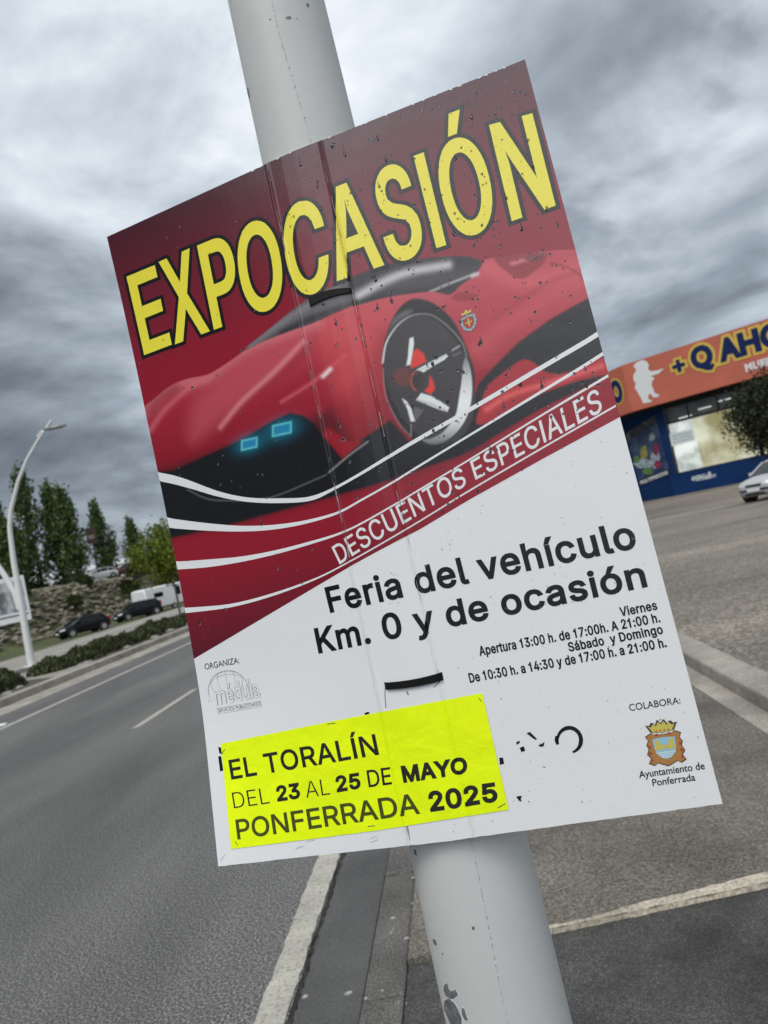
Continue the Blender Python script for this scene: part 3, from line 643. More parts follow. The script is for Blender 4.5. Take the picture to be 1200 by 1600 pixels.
# ------------------------------------------------------------------ lettering: outlines of two alphabets, drawn as polygons
GROTESK={' ':(187,[]),
'.':(187,[[95,-4,83,-3,73,1,63,9,55,18,51,29,50,41,51,53,55,64,63,73,73,81,83,85,95,87,107,85,118,81,128,73,135,64,140,53,141,41,140,29,135,18,128,9,118,1,107,-3]]),
'0':(453,[[227,-7,191,-3,158,7,130,24,105,48,85,77,69,113,57,155,50,202,48,254,50,306,57,353,69,395,85,431,106,461,130,484,159,502,191,512,227,516,262,512,295,502,323,484,348,461,368,431,384,395,396,353,403,306,405,254,403,202,396,155,384,113,368,77,348,48,323,24,295,7,263,-3],[227,50,250,52,271,60,290,74,306,92,320,116,330,144,338,176,342,213,344,254,342,295,338,332,330,365,320,393,306,416,290,435,271,449,250,457,227,460,203,457,182,449,163,435,147,416,134,393,123,365,115,332,111,295,109,254,111,213,115,176,123,144,134,116,147,92,163,74,182,60,203,52]]),
'1':(400,[[168,0,240,0,240,509,188,509,172,455,130,420,62,408,62,355,168,355]]),
'2':(453,[[64,0,64,47,234,229,282,282,311,327,320,371,319,389,315,405,308,419,298,431,287,441,273,449,224,460,205,458,188,454,172,447,159,438,148,427,139,413,132,398,128,381,127,362,66,362,68,391,75,418,86,442,102,464,121,482,143,496,168,507,196,513,225,516,254,513,281,507,306,497,328,482,346,465,361,445,372,423,379,398,381,372,371,318,336,259,267,180,153,60,153,57,389,57,389,0]]),
'3':(453,[[218,-7,188,-5,159,1,133,10,108,22,88,38,70,57,57,79,48,104,44,132,109,132,112,115,118,100,126,87,137,76,150,66,165,59,219,50,275,61,291,69,304,80,315,93,323,108,328,125,329,145,328,163,323,180,316,196,306,211,292,223,275,234,254,241,229,246,201,248,157,248,157,299,288,448,288,452,70,452,70,509,372,509,372,461,221,289,247,290,279,286,308,276,333,262,354,244,371,222,383,198,391,173,393,145,390,116,383,90,370,66,354,45,333,27,309,12,281,2,251,-5]]),
'4':(453,[[282,0,282,105,40,105,40,158,247,509,311,509,109,166,109,163,282,163,282,318,343,318,343,163,413,163,413,105,343,105,343,0]]),
'5':(453,[[221,-7,192,-5,165,1,140,11,118,25,99,41,83,60,71,82,63,105,60,130,122,130,125,115,130,102,138,89,173,60,221,50,241,51,259,56,276,64,291,75,304,89,314,104,322,122,326,141,328,162,326,183,321,203,314,221,303,237,290,251,275,262,257,270,238,275,218,277,167,268,128,246,67,253,96,509,366,509,366,452,151,452,134,301,178,325,229,334,252,332,274,328,294,321,313,311,330,299,345,285,358,269,370,251,379,231,386,210,390,187,391,163,388,132,381,102,369,76,352,52,332,32,309,15,282,3,253,-4]]),
'7':(453,[[97,0,323,448,323,452,62,452,62,509,391,509,391,449,165,0]]),
':':(187,[[95,-4,83,-3,73,1,63,9,55,18,51,29,50,41,51,53,55,64,63,73,73,81,83,85,95,87,107,85,118,81,128,73,135,64,140,53,141,41,140,29,135,18,128,9,118,1,107,-3],[95,271,83,272,73,277,63,284,55,294,51,304,50,316,51,328,55,339,63,349,73,356,83,360,95,362,107,360,118,356,128,349,135,339,140,328,141,316,140,304,135,294,128,284,118,277,107,272]]),
'A':(479,[[344,142,135,142,85,0,16,0,201,509,276,509,463,0,395,0],[155,199,324,199,287,302,264,372,239,456,213,371,191,302]]),
'C':(510,[[267,-7,225,-3,186,7,150,25,119,49,92,79,70,115,53,157,44,203,40,254,44,305,53,352,70,393,92,429,119,459,150,484,186,501,225,512,267,516,340,504,362,496,383,485,402,471,419,456,435,438,448,418,459,397,467,373,473,348,408,348,389,395,357,428,315,449,267,456,237,453,209,445,184,432,161,414,141,391,125,364,113,332,106,295,103,254,106,213,113,177,125,145,141,117,161,94,184,76,210,63,237,56,267,53,315,60,357,81,389,114,408,160,473,160,467,135,459,112,448,91,435,71,420,53,402,38,383,24,363,13,341,5,317,-2,293,-6]]),
'D':(502,[[225,509,273,505,315,495,353,478,385,455,412,426,433,391,449,351,458,306,462,255,458,205,449,159,433,119,411,83,384,54,351,31,312,14,268,3,219,0,60,0,60,509],[125,452,125,57,215,57,254,60,288,68,318,81,343,99,363,122,379,149,390,181,397,216,399,255,397,294,390,329,379,361,364,388,344,410,320,428,291,441,258,449,221,452]]),
'E':(418,[[60,0,60,509,372,509,372,452,125,452,125,286,355,286,355,229,125,229,125,57,375,57,375,0]]),
'F':(410,[[60,0,60,509,369,509,369,452,125,452,125,278,346,278,346,221,125,221,125,0]]),
'I':(193,[[62,0,62,509,131,509,131,0]]),
'K':(466,[[60,0,60,509,125,509,125,334,124,242,139,261,174,303,364,509,448,509,243,289,449,0,372,0,198,245,125,167,125,0]]),
'L':(393,[[60,0,60,509,125,509,125,57,361,57,361,0]]),
'M':(628,[[60,0,60,509,152,509,277,187,287,159,299,123,315,73,342,158,352,187,476,509,568,509,568,0,504,0,504,327,507,436,498,409,482,363,456,291,342,0,286,0,170,291,145,361,120,435,122,328,122,0]]),
'N':(523,[[60,0,60,509,136,509,363,151,388,107,403,76,401,108,399,157,399,509,463,509,463,0,387,0,202,290,177,331,148,381,120,431,125,291,125,0]]),
'O':(533,[[267,-7,225,-3,186,7,150,25,119,49,92,79,70,115,53,157,44,203,40,254,44,305,53,352,70,393,92,429,119,459,150,484,186,501,225,512,267,516,309,512,348,501,384,484,415,459,442,429,464,393,480,352,490,305,493,254,490,203,480,157,464,115,442,79,415,49,384,25,348,7,309,-3],[267,53,296,55,324,63,349,76,372,94,392,116,408,144,420,176,428,213,430,254,428,295,420,332,408,365,392,392,372,415,349,433,324,446,296,453,267,456,237,453,210,445,184,433,161,415,142,392,125,364,113,332,106,295,103,254,106,213,113,176,125,144,142,117,161,94,184,76,210,63,237,55]]),
'P':(444,[[60,0,60,509,235,509,272,506,305,499,332,487,356,471,375,452,390,430,400,404,407,377,409,348,407,318,400,291,390,265,375,243,356,223,332,207,305,195,272,188,235,186,125,186,125,0],[125,242,233,242,257,244,279,248,297,256,312,266,324,279,333,294,339,310,343,328,344,348,343,367,339,385,333,402,324,416,312,428,297,439,279,446,257,451,232,452,125,452]]),
'R':(449,[[353,0,246,199,236,198,125,198,125,0,60,0,60,509,236,509,273,506,305,500,333,489,356,473,376,455,390,433,401,408,407,381,409,352,407,323,401,296,390,271,376,250,356,232,333,217,314,209,428,0],[125,255,234,255,258,256,280,260,298,267,313,276,325,287,334,300,340,316,344,333,345,352,344,371,340,389,334,405,325,419,313,430,298,440,279,446,258,451,233,452,125,452]]),
'S':(446,[[224,-9,188,-7,156,-1,128,9,102,23,81,40,64,60,51,83,42,109,38,137,104,137,108,118,114,102,123,88,136,76,150,66,166,59,224,49,246,50,267,54,286,60,303,69,317,79,329,92,338,106,344,122,346,139,344,154,340,168,332,179,296,205,245,222,184,239,145,253,112,269,86,289,67,313,56,341,52,372,54,400,62,425,75,448,92,468,113,484,138,498,165,508,195,514,227,516,259,514,289,508,316,498,340,484,360,468,377,449,390,427,398,403,401,378,337,378,332,402,320,421,302,437,280,449,254,456,225,459,204,457,185,454,167,448,152,440,139,430,129,418,121,405,117,391,115,376,117,359,122,345,131,334,169,308,212,293,264,279,312,264,359,238,395,198,402,180,407,161,408,139,406,112,399,87,386,64,370,43,349,25,323,11,294,0,261,-7]]),
'T':(448,[[32,452,32,509,417,509,417,452,257,452,257,0,193,0,193,452]]),
'U':(517,[[259,-8,220,-6,186,2,154,15,126,33,103,55,85,80,71,108,63,140,60,173,60,509,124,509,124,178,126,155,132,133,141,113,153,95,169,80,187,68,208,59,232,53,259,52,285,53,309,59,331,68,349,80,364,95,377,113,385,133,391,155,393,178,393,509,457,509,457,173,454,140,446,108,433,80,414,55,391,33,363,15,332,2,297,-6]]),
'V':(479,[[204,0,16,509,84,509,192,206,215,137,241,52,267,138,290,206,395,509,463,509,278,0]]),
'X':(474,[[18,0,200,260,29,509,104,509,204,361,223,329,238,302,252,329,272,361,298,400,374,509,446,509,276,263,456,0,382,0,292,129,268,165,250,195,237,218,225,196,182,129,91,0]]),
'Y':(472,[[203,0,203,208,16,509,91,509,192,344,222,292,237,260,251,293,280,344,381,509,455,509,268,208,268,0]]),
'a':(389,[[160,-9,137,-7,115,-3,94,5,76,15,60,29,48,45,38,63,32,84,30,108,32,128,36,146,43,161,53,174,64,184,78,193,125,211,178,220,234,227,265,235,271,240,274,246,276,257,267,297,240,322,196,331,149,322,118,301,100,274,41,291,51,313,64,331,79,346,95,358,114,368,133,375,194,384,239,379,286,360,300,350,312,336,322,320,330,301,335,278,337,251,337,0,277,0,277,52,272,52,252,25,215,1],[170,45,192,47,211,51,228,59,242,68,254,80,263,93,270,108,274,122,276,138,276,190,259,182,231,176,200,171,175,168,134,159,103,139,97,130,93,118,92,105,102,72,130,52]]),
'b':(424,[[229,-8,208,-7,189,-3,172,4,138,31,118,59,112,59,112,0,53,0,53,509,114,509,114,319,118,319,137,346,171,373,188,379,207,383,229,384,259,382,287,374,313,361,335,342,354,320,370,293,381,261,388,227,390,189,388,151,381,116,370,84,355,57,336,34,313,16,288,3,260,-6],[220,47,242,49,262,55,279,66,294,80,306,97,316,117,323,139,327,163,328,189,327,215,323,239,316,261,307,281,295,298,280,311,262,322,243,328,220,330,198,328,178,322,161,312,147,299,134,282,125,263,118,241,114,216,113,189,114,162,118,138,125,115,135,95,147,78,162,65,179,55,198,49]]),
'c':(395,[[207,-8,174,-5,144,3,117,16,93,35,72,58,56,85,44,116,37,150,34,187,37,225,44,260,56,291,72,318,93,341,117,360,144,374,174,382,207,384,260,377,305,356,340,322,362,277,303,262,290,289,270,311,242,325,207,330,184,328,163,321,145,310,130,296,118,278,108,258,102,236,98,212,96,187,98,163,102,139,108,117,118,97,130,80,145,66,163,55,184,49,207,46,243,52,271,66,292,89,304,117,363,102,341,56,306,21,261,-1]]),
'd':(424,[[195,-8,165,-6,137,3,111,16,89,34,70,57,55,84,43,116,36,151,34,189,36,227,43,261,55,293,70,320,89,342,112,361,137,374,165,382,196,384,218,383,237,379,253,373,287,346,306,319,311,319,311,509,372,509,372,0,313,0,313,59,307,59,287,31,252,4,236,-3,217,-7],[205,47,226,49,246,55,263,65,278,78,290,95,299,115,306,138,310,162,312,189,310,216,306,241,300,263,290,282,278,299,263,312,246,322,227,328,205,330,182,328,162,322,145,311,130,298,118,281,108,261,102,239,98,215,96,189,98,163,102,139,109,117,118,97,130,80,145,66,162,55,182,49]]),
'e':(404,[[212,-8,177,-5,145,3,117,16,92,35,72,58,56,85,44,116,37,150,34,187,36,224,44,258,55,290,71,317,91,340,115,359,142,373,172,382,205,384,266,374,285,366,303,355,319,341,334,324,347,305,357,282,365,256,370,227,371,194,371,169,97,169,98,151,102,127,110,106,121,88,135,73,151,61,169,53,190,48,212,46,254,53,285,73,306,105,365,91,358,72,348,55,335,39,320,26,302,14,283,4,261,-3,237,-7],[97,221,308,221,308,226,304,248,298,269,288,286,277,301,263,314,246,323,227,328,205,330,183,328,164,323,146,313,131,301,119,286,109,270,102,251,97,231]]),
'g':(425,[[207,-151,180,-149,156,-146,134,-140,82,-110,51,-69,101,-41,122,-66,154,-88,207,-97,236,-95,261,-87,282,-75,298,-58,308,-34,311,-6,311,68,306,68,287,41,252,16,236,10,217,6,195,5,165,7,138,14,113,27,90,43,71,65,55,90,43,120,36,154,34,191,36,229,43,263,55,293,71,320,90,342,112,361,138,374,166,382,196,384,218,383,237,379,253,373,288,346,308,319,313,319,313,379,372,379,372,-9,370,-40,363,-67,350,-90,334,-109,314,-124,291,-136,265,-144,237,-149],[205,59,227,61,246,66,264,75,278,87,290,103,300,121,307,142,311,166,312,193,311,219,307,242,300,264,291,283,279,299,264,312,247,322,227,328,205,330,182,328,163,322,145,312,130,298,118,282,109,262,102,241,98,218,96,193,98,167,102,144,109,123,118,104,131,88,145,76,163,66,183,61]]),
'h':(410,[[114,227,114,0,53,0,53,509,114,509,114,314,116,319,132,344,152,362,175,374,200,382,227,384,252,383,275,377,295,369,313,356,328,340,341,321,350,298,355,271,357,240,357,0,296,0,296,235,293,263,286,286,273,304,256,318,235,326,210,329,192,328,176,324,161,317,147,308,136,297,126,283,119,266,115,248]]),
'i':(166,[[53,0,53,379,114,379,114,0],[84,443,73,444,63,448,54,455,47,463,43,472,41,483,43,494,47,504,54,512,63,518,73,522,84,524,95,522,105,518,114,512,121,504,125,494,126,483,125,472,121,463,114,455,105,448,95,444]]),
'l':(189,[[139,-2,112,0,91,8,74,20,62,37,55,59,53,84,53,509,114,509,114,99,120,62,126,57,135,53,146,52,170,54,181,3,162,-1]]),
'm':(609,[[53,0,53,379,112,379,112,308,114,314,122,331,132,346,172,376,219,386,245,383,268,375,287,361,303,342,314,320,317,309,326,329,337,343,381,375,437,386,458,385,478,380,497,372,514,361,529,346,541,328,550,307,555,283,557,255,557,0,496,0,496,254,493,279,485,298,473,313,456,323,438,329,419,330,402,329,387,326,374,320,345,290,335,247,335,0,274,0,274,260,272,280,265,297,253,311,238,322,220,328,199,330,158,320,145,312,135,302,126,289,119,274,115,257,114,238,114,0]]),
'n':(409,[[114,227,114,0,53,0,53,379,112,379,112,310,116,319,132,344,152,362,175,374,200,382,227,384,252,383,275,377,295,369,313,356,328,340,341,321,350,298,355,271,357,240,357,0,296,0,296,235,293,263,286,286,273,304,256,318,235,326,210,329,192,328,176,324,161,317,147,308,136,297,126,283,119,266,115,248]]),
'o':(415,[[207,-8,174,-5,144,3,117,16,93,35,72,58,56,85,44,116,37,150,34,187,37,225,44,260,56,291,72,318,93,341,117,360,144,374,174,382,207,384,241,382,271,374,299,360,323,341,343,318,359,291,371,260,379,225,381,187,379,150,371,116,359,85,343,58,323,35,299,16,271,3,241,-5],[207,46,231,49,252,55,270,66,285,80,298,97,307,117,314,139,318,163,319,187,318,212,314,236,307,258,298,278,285,296,270,310,252,321,231,328,207,330,184,328,163,321,145,310,130,296,118,278,108,258,102,236,98,212,96,187,98,163,102,139,108,117,118,97,130,80,145,66,163,55,184,49]]),
'p':(424,[[53,-143,53,379,112,379,112,319,118,319,137,346,171,373,188,379,207,383,229,384,259,382,287,374,313,361,335,342,354,320,370,293,381,261,388,227,390,189,388,151,381,116,370,84,355,57,336,34,313,16,288,3,260,-6,229,-8,208,-7,189,-3,173,4,138,31,118,59,114,59,114,-143],[220,47,242,49,262,55,279,66,294,80,306,97,316,117,323,139,327,163,328,189,327,215,323,239,316,261,307,281,295,298,280,311,262,322,243,328,220,330,198,328,178,322,161,312,147,299,134,282,125,263,118,241,114,216,113,189,114,162,118,138,125,115,135,95,147,78,162,65,179,55,198,49]]),
'r':(259,[[53,0,53,379,112,379,112,321,115,321,124,339,137,354,152,367,171,377,191,383,213,385,229,384,243,384,243,322,230,324,207,326,190,324,174,321,159,315,146,306,135,296,126,284,119,269,115,254,114,237,114,0]]),
's':(365,[[182,-8,157,-7,133,-3,112,3,93,12,76,24,62,38,50,54,41,73,36,94,94,107,101,87,111,72,124,60,141,52,160,47,181,45,206,47,227,53,244,62,258,74,265,88,268,103,266,115,262,126,254,136,243,144,229,150,212,155,149,170,118,180,92,192,72,208,58,227,50,249,47,274,49,295,55,314,65,332,79,347,95,360,115,370,137,378,161,383,187,384,212,383,234,379,254,372,271,363,286,352,299,339,324,290,268,277,262,291,254,304,243,316,228,325,210,331,187,333,166,331,147,326,131,317,119,305,111,292,109,277,110,264,115,253,124,243,172,223,229,209,261,200,287,187,306,171,320,153,328,131,331,107,329,85,323,65,312,47,298,31,281,18,260,6,236,-2,210,-7]]),
't':(227,[[65,471,126,471,126,379,204,379,204,327,126,327,126,98,127,83,130,70,136,61,144,55,156,51,170,50,185,51,202,54,213,2,192,-3,168,-4,138,-1,113,7,92,21,77,41,68,64,65,93,65,327,6,327,6,379,65,379]]),
'u':(410,[[182,-5,158,-3,135,2,115,11,97,23,82,39,69,59,60,82,54,109,53,139,53,379,114,379,114,144,116,117,124,94,137,75,154,61,175,53,200,50,218,51,234,55,249,62,263,71,274,83,283,97,290,113,295,132,296,153,296,379,357,379,357,0,298,0,298,70,294,60,277,35,257,17,234,5,209,-3]]),
'v':(389,[[163,0,17,379,84,379,165,155,187,87,195,59,203,87,224,155,305,379,371,379,226,0]]),
'y':(389,[[47,-139,61,-86,104,-89,130,-74,151,-36,163,-1,17,379,84,379,165,155,187,87,195,60,202,87,224,155,305,379,371,379,204,-58,177,-107,139,-136,91,-145,65,-143]]),
'Í':(193,[[62,0,62,509,131,509,131,0],[71,558,118,659,187,659,121,558]]),
'Ó':(533,[[267,-7,225,-3,186,7,150,25,119,49,92,79,70,115,53,157,44,203,40,254,44,305,53,352,70,393,92,429,119,459,150,484,186,501,225,512,267,516,309,512,348,501,384,484,415,459,442,429,464,393,480,352,490,305,493,254,490,203,480,157,464,115,442,79,415,49,384,25,348,7,309,-3],[240,558,288,659,356,659,290,558],[267,53,296,55,324,63,349,76,372,94,392,116,408,144,420,176,428,213,430,254,428,295,420,332,408,365,392,392,372,415,349,433,324,446,296,453,267,456,237,453,210,445,184,433,161,415,142,392,125,364,113,332,106,295,103,254,106,213,113,176,125,144,142,117,161,94,184,76,210,63,237,55]]),
'á':(389,[[160,-9,137,-7,115,-3,94,5,76,15,60,29,48,45,38,63,32,84,30,108,32,128,36,146,43,161,53,174,64,184,78,193,125,211,178,220,234,227,265,235,271,240,274,246,276,257,267,297,240,322,196,331,149,322,118,301,100,274,41,291,51,313,64,331,79,346,95,358,114,368,133,375,194,384,239,379,286,360,300,350,312,336,322,320,330,301,335,278,337,251,337,0,277,0,277,52,272,52,252,25,215,1],[162,429,210,529,278,529,212,429],[170,45,192,47,211,51,228,59,242,68,254,80,263,93,270,108,274,122,276,138,276,190,259,182,231,176,200,171,175,168,134,159,103,139,97,130,93,118,92,105,102,72,130,52]]),
'í':(166,[[53,0,53,379,114,379,114,0],[57,429,104,529,173,529,107,429]]),
'ó':(415,[[207,-8,174,-5,144,3,117,16,93,35,72,58,56,85,44,116,37,150,34,187,37,225,44,260,56,291,72,318,93,341,117,360,144,374,174,382,207,384,241,382,271,374,299,360,323,341,343,318,359,291,371,260,379,225,381,187,379,150,371,116,359,85,343,58,323,35,299,16,271,3,241,-5],[181,429,228,529,297,529,231,429],[207,46,231,49,252,55,270,66,285,80,298,97,307,117,314,139,318,163,319,187,318,212,314,236,307,258,298,278,285,296,270,310,252,321,231,328,207,330,184,328,163,321,145,310,130,296,118,278,108,258,102,236,98,212,96,187,98,163,102,139,108,117,118,97,130,80,145,66,163,55,184,49]])}
HUMANIST={' ':(278,[]),
'+':(584,[[251,589,251,394,56,394,56,312,251,312,251,117,333,117,333,312,528,312,528,394,333,394,333,589]]),
':':(219,[[109,458,79,450,57,428,49,398,57,368,79,346,109,338,139,346,161,368,169,398,161,428,139,450],[109,111,79,103,57,81,49,51,57,21,79,-1,109,-9,139,-1,161,21,169,51,161,81,139,103]]),
'A':(667,[[362,686,293,686,0,0,100,0,186,201,476,201,567,0,667,0],[326,536,436,289,224,289]]),
'B':(563,[[75,0,309,0,399,11,465,40,510,82,535,131,543,182,536,234,515,279,481,316,435,343,379,360,379,362,417,382,446,405,467,434,479,468,483,508,475,559,451,606,410,646,351,672,273,682,75,682],[173,594,263,594,310,589,344,575,366,554,378,528,382,499,376,460,359,429,331,407,290,394,238,390,173,390],[173,302,291,302,346,297,389,283,419,260,436,231,442,196,438,165,424,136,397,111,355,94,296,88,173,88]]),
'C':(708,[[656,635,603,656,554,672,508,683,464,689,422,691,300,674,197,624,117,548,66,448,48,331,62,241,104,150,176,69,279,13,416,-9,476,-6,530,2,578,15,622,31,663,51,663,158,616,131,568,109,520,94,472,84,425,81,333,93,257,128,199,183,162,254,149,340,162,425,200,497,258,552,333,588,421,601,468,598,514,590,560,576,607,556,656,530]]),
'E':(500,[[462,682,75,682,75,0,471,0,471,88,173,88,173,300,452,300,452,388,173,388,173,594,462,594]]),
'G':(740,[[673,336,444,336,444,248,575,248,575,108,547,99,518,92,488,86,458,82,427,81,336,93,260,128,201,183,164,255,151,340,164,424,201,496,257,552,330,588,414,601,463,598,513,590,562,577,611,558,659,534,659,633,600,656,550,673,505,684,462,689,416,691,298,673,197,624,119,548,68,451,50,337,68,224,118,129,195,55,295,8,413,-9,468,-7,519,-1,570,10,620,26,673,47]]),
'H':(729,[[653,682,555,682,555,385,173,385,173,682,75,682,75,0,173,0,173,297,555,297,555,0,653,0]]),
'I':(250,[[174,682,76,682,76,0,174,0]]),
'L':(490,[[172,682,74,682,74,0,480,0,480,88,172,88]]),
'M':(781,[[709,682,618,682,391,402,165,682,73,682,73,0,171,0,171,531,173,531,383,267,399,267,609,531,611,531,611,0,709,0]]),
'N':(781,[[706,682,614,682,614,154,152,682,74,682,74,0,166,0,166,525,622,0,706,0]]),
'O':(823,[[45,341,61,234,109,138,185,61,286,10,409,-9,536,10,639,61,715,138,762,234,778,341,761,450,714,546,637,623,536,673,411,691,288,673,187,622,110,546,62,450],[146,341,159,426,196,497,252,553,325,588,411,601,497,588,571,553,627,497,664,426,677,341,664,257,627,185,571,130,497,94,411,81,325,94,252,130,196,185,159,257]]),
'P':(510,[[70,682,70,0,168,0,168,295,270,295,355,305,419,331,465,373,491,425,500,486,492,548,467,602,424,644,363,672,283,682],[168,594,283,594,329,588,362,572,384,548,395,520,399,490,394,453,378,423,353,401,320,388,279,383,168,383]]),
'Q':(823,[[589,32,667,86,728,158,766,243,780,339,762,452,712,549,635,625,537,674,421,691,297,674,193,627,114,553,63,457,45,341,59,243,97,157,157,85,236,31,331,0,390,-40,452,-76,518,-106,590,-127,666,-139,754,-52,751,-49,710,-56,667,-55,618,-45,562,-27,496,-1],[417,601,502,588,574,551,630,495,666,423,679,338,667,258,631,187,576,131,504,94,419,81,321,95,244,132,190,189,157,260,146,340,155,407,183,476,233,539,310,584]]),
'R':(604,[[77,682,77,0,175,0,175,296,216,296,245,293,275,281,309,255,348,210,397,140,487,0,604,0,511,135,481,183,453,226,424,264,394,297,359,324,399,345,431,373,454,406,468,446,473,491,463,556,434,609,387,649,325,673,249,682],[175,598,238,598,288,593,326,580,352,559,367,530,372,495,369,462,356,431,331,407,292,390,238,384,175,384]]),
'S':(458,[[399,643,370,660,340,674,309,683,278,689,247,691,177,683,120,659,77,621,50,571,40,509,71,415,144,348,231,293,304,237,335,165,323,126,287,93,224,79,184,83,146,95,110,116,75,143,44,178,44,54,79,31,115,13,152,1,192,-7,235,-9,297,0,350,25,390,65,417,116,426,176,395,283,322,354,235,406,162,457,131,522,145,564,183,593,239,603,268,601,298,594,331,581,365,561,399,532]]),
'T':(604,[[587,682,17,682,17,594,253,594,253,0,351,0,351,594,587,594]]),
'U':(708,[[648,682,550,682,550,285,549,248,545,215,537,185,525,159,507,136,486,118,459,103,427,91,389,84,347,81,313,83,281,90,252,102,225,118,200,139,176,172,163,215,159,279,159,682,61,682,61,258,77,159,119,84,183,31,260,1,345,-9,454,4,539,40,600,98,636,175,648,268]]),
'V':(604,[[604,682,507,682,303,203,98,682,0,682,295,-6,315,-6]]),
'Z':(646,[[450,594,16,0,631,0,631,88,197,88,631,682,43,682,43,594]]),
'a':(427,[[411,80,392,67,376,59,364,56,355,58,349,65,347,79,347,310,339,365,316,406,281,435,236,452,184,458,147,456,114,448,84,436,58,419,35,397,35,300,62,327,89,348,118,363,148,371,177,374,222,366,249,340,258,295,258,271,135,227,94,207,59,182,35,147,26,101,31,67,46,37,69,13,99,-3,136,-9,177,-4,217,11,257,37,270,11,292,-4,325,-9,351,-6,377,5,411,26],[258,91,233,71,207,58,180,54,147,62,124,84,116,117,123,146,144,169,175,189,214,206,258,222]]),
'd':(510,[[451,682,362,682,362,440,328,450,298,456,268,458,194,447,133,417,85,370,55,308,44,235,54,155,82,90,127,41,188,11,262,0,451,0],[362,75,272,75,218,82,179,103,154,134,139,174,135,222,142,274,161,318,191,350,231,371,279,378,307,376,334,371,362,361]]),
'e':(479,[[438,130,407,111,376,96,345,85,313,78,281,76,234,81,195,98,164,125,143,163,130,211,446,211,437,300,412,370,371,419,317,448,251,458,182,447,124,417,79,369,51,306,41,230,50,158,77,92,122,39,183,4,259,-9,302,-7,339,-1,374,10,406,25,438,44],[132,270,143,309,160,340,184,362,215,376,253,381,288,376,316,362,338,338,352,308,358,270]]),
'f':(250,[[296,682,252,691,214,690,182,683,153,668,129,648,109,625,93,599,82,568,74,530,72,482,72,449,9,449,9,369,72,369,72,0,161,0,161,369,242,369,242,449,161,449,161,492,170,551,199,590,256,603,296,595]]),
'i':(219,[[154,449,65,449,65,0,154,0],[163,585,156,612,137,631,110,638,83,631,64,612,57,585,64,558,83,539,110,532,137,539,156,558]]),
'l':(219,[[154,682,65,682,65,0,154,0]]),
'm':(771,[[59,449,59,0,148,0,148,326,183,360,219,378,260,383,301,372,330,338,341,279,341,0,430,0,430,326,464,355,498,376,530,383,577,371,610,335,623,278,623,0,712,0,712,282,705,341,686,390,655,427,613,450,563,458,527,454,494,442,464,425,437,402,413,377,393,406,369,428,342,445,312,455,279,458,237,451,193,428,148,390,148,449]]),
'n':(500,[[150,449,61,449,61,0,150,0,150,322,189,360,225,381,262,387,309,373,339,336,350,278,350,0,439,0,439,277,431,343,410,394,377,430,335,451,286,458,256,455,227,446,199,433,174,414,152,390]]),
'o':(552,[[273,458,197,447,132,415,81,365,48,302,36,229,47,151,80,86,130,35,195,3,273,-9,354,2,421,34,472,84,505,150,516,229,504,304,471,367,419,416,352,447],[272,378,322,371,364,350,397,318,418,277,425,228,418,174,398,131,366,98,324,78,272,71,224,78,184,99,153,132,134,176,127,229,134,278,154,319,185,350,225,371]]),
'r':(396,[[69,449,69,0,158,0,158,235,163,279,179,317,202,347,232,366,267,373,292,367,321,352,350,329,397,406,361,435,326,452,290,458,265,454,239,441,213,420,187,388,160,346,158,346,158,449]]),
't':(333,[[167,542,0,379,0,369,78,369,78,132,84,86,101,47,131,17,172,-2,224,-9,258,-5,297,6,332,21,332,104,297,86,263,75,231,71,203,77,178,98,167,139,167,369,309,369,309,449,167,449]]),
'u':(500,[[437,0,437,449,348,449,348,128,316,93,280,72,241,65,190,77,159,110,149,164,149,449,60,449,60,170,67,108,88,58,121,21,164,-1,215,-9,261,-1,307,22,348,57,348,0]]),
'y':(438,[[438,449,338,449,222,196,101,449,0,449,174,96,21,-230,120,-230]]),
'é':(479,[[438,130,407,111,376,96,345,85,313,78,281,76,234,81,195,98,164,125,143,163,130,211,446,211,437,300,412,370,371,419,317,448,251,458,182,447,124,417,79,369,51,306,41,230,50,158,77,92,122,39,183,4,259,-9,302,-7,339,-1,374,10,406,25,438,44],[251,654,184,507,239,507,351,654],[132,270,143,309,160,340,184,362,215,376,253,381,288,376,316,362,338,338,352,308,358,270]])}

CAP = {id(GROTESK): 509.0, id(HUMANIST): 682.0}
from mathutils.geometry import tessellate_polygon
def area2(c): return 0.5 * sum(c[i - 1][0] * c[i][1] - c[i][0] * c[i - 1][1] for i in range(len(c)))
def grow(cons, wd):
    """move every outline outwards by wd (bold), with mitred corners"""
    if abs(wd) < 1e-9: return cons
    big = max(cons, key=lambda c: abs(area2(c))); sg = 1 if area2(big) > 0 else -1
    out = []
    for c in cons:
        n = len(c); r = []
        for i in range(n):
            p, q, s = np.array(c[i - 1]), np.array(c[i]), np.array(c[(i + 1) % n])
            a = q - p; b_ = s - q
            la, lb = np.linalg.norm(a), np.linalg.norm(b_)
            if la < 1e-9 or lb < 1e-9: r.append(tuple(q)); continue
            na = np.array([a[1], -a[0]]) / la * sg; nb_ = np.array([b_[1], -b_[0]]) / lb * sg
            m_ = na + nb_; l2 = m_ @ m_
            if l2 < 0.35: m_ = m_ / max(math.sqrt(l2), 1e-6) * 1.6
            else: m_ = m_ * 2 / l2
            r.append(tuple(q + m_ * wd))
        out.append(r)
    return out
def _cross(a, b, c, d):
    o = lambda p, q, r: (q[0] - p[0]) * (r[1] - p[1]) - (q[1] - p[1]) * (r[0] - p[0])
    d1, d2 = o(a, b, c), o(a, b, d)
    if d1 * d2 >= 0: return None
    d3, d4 = o(c, d, a), o(c, d, b)
    if d3 * d4 >= 0: return None
    t = d3 / (d3 - d4); return (a[0] + (b[0] - a[0]) * t, a[1] + (b[1] - a[1]) * t)
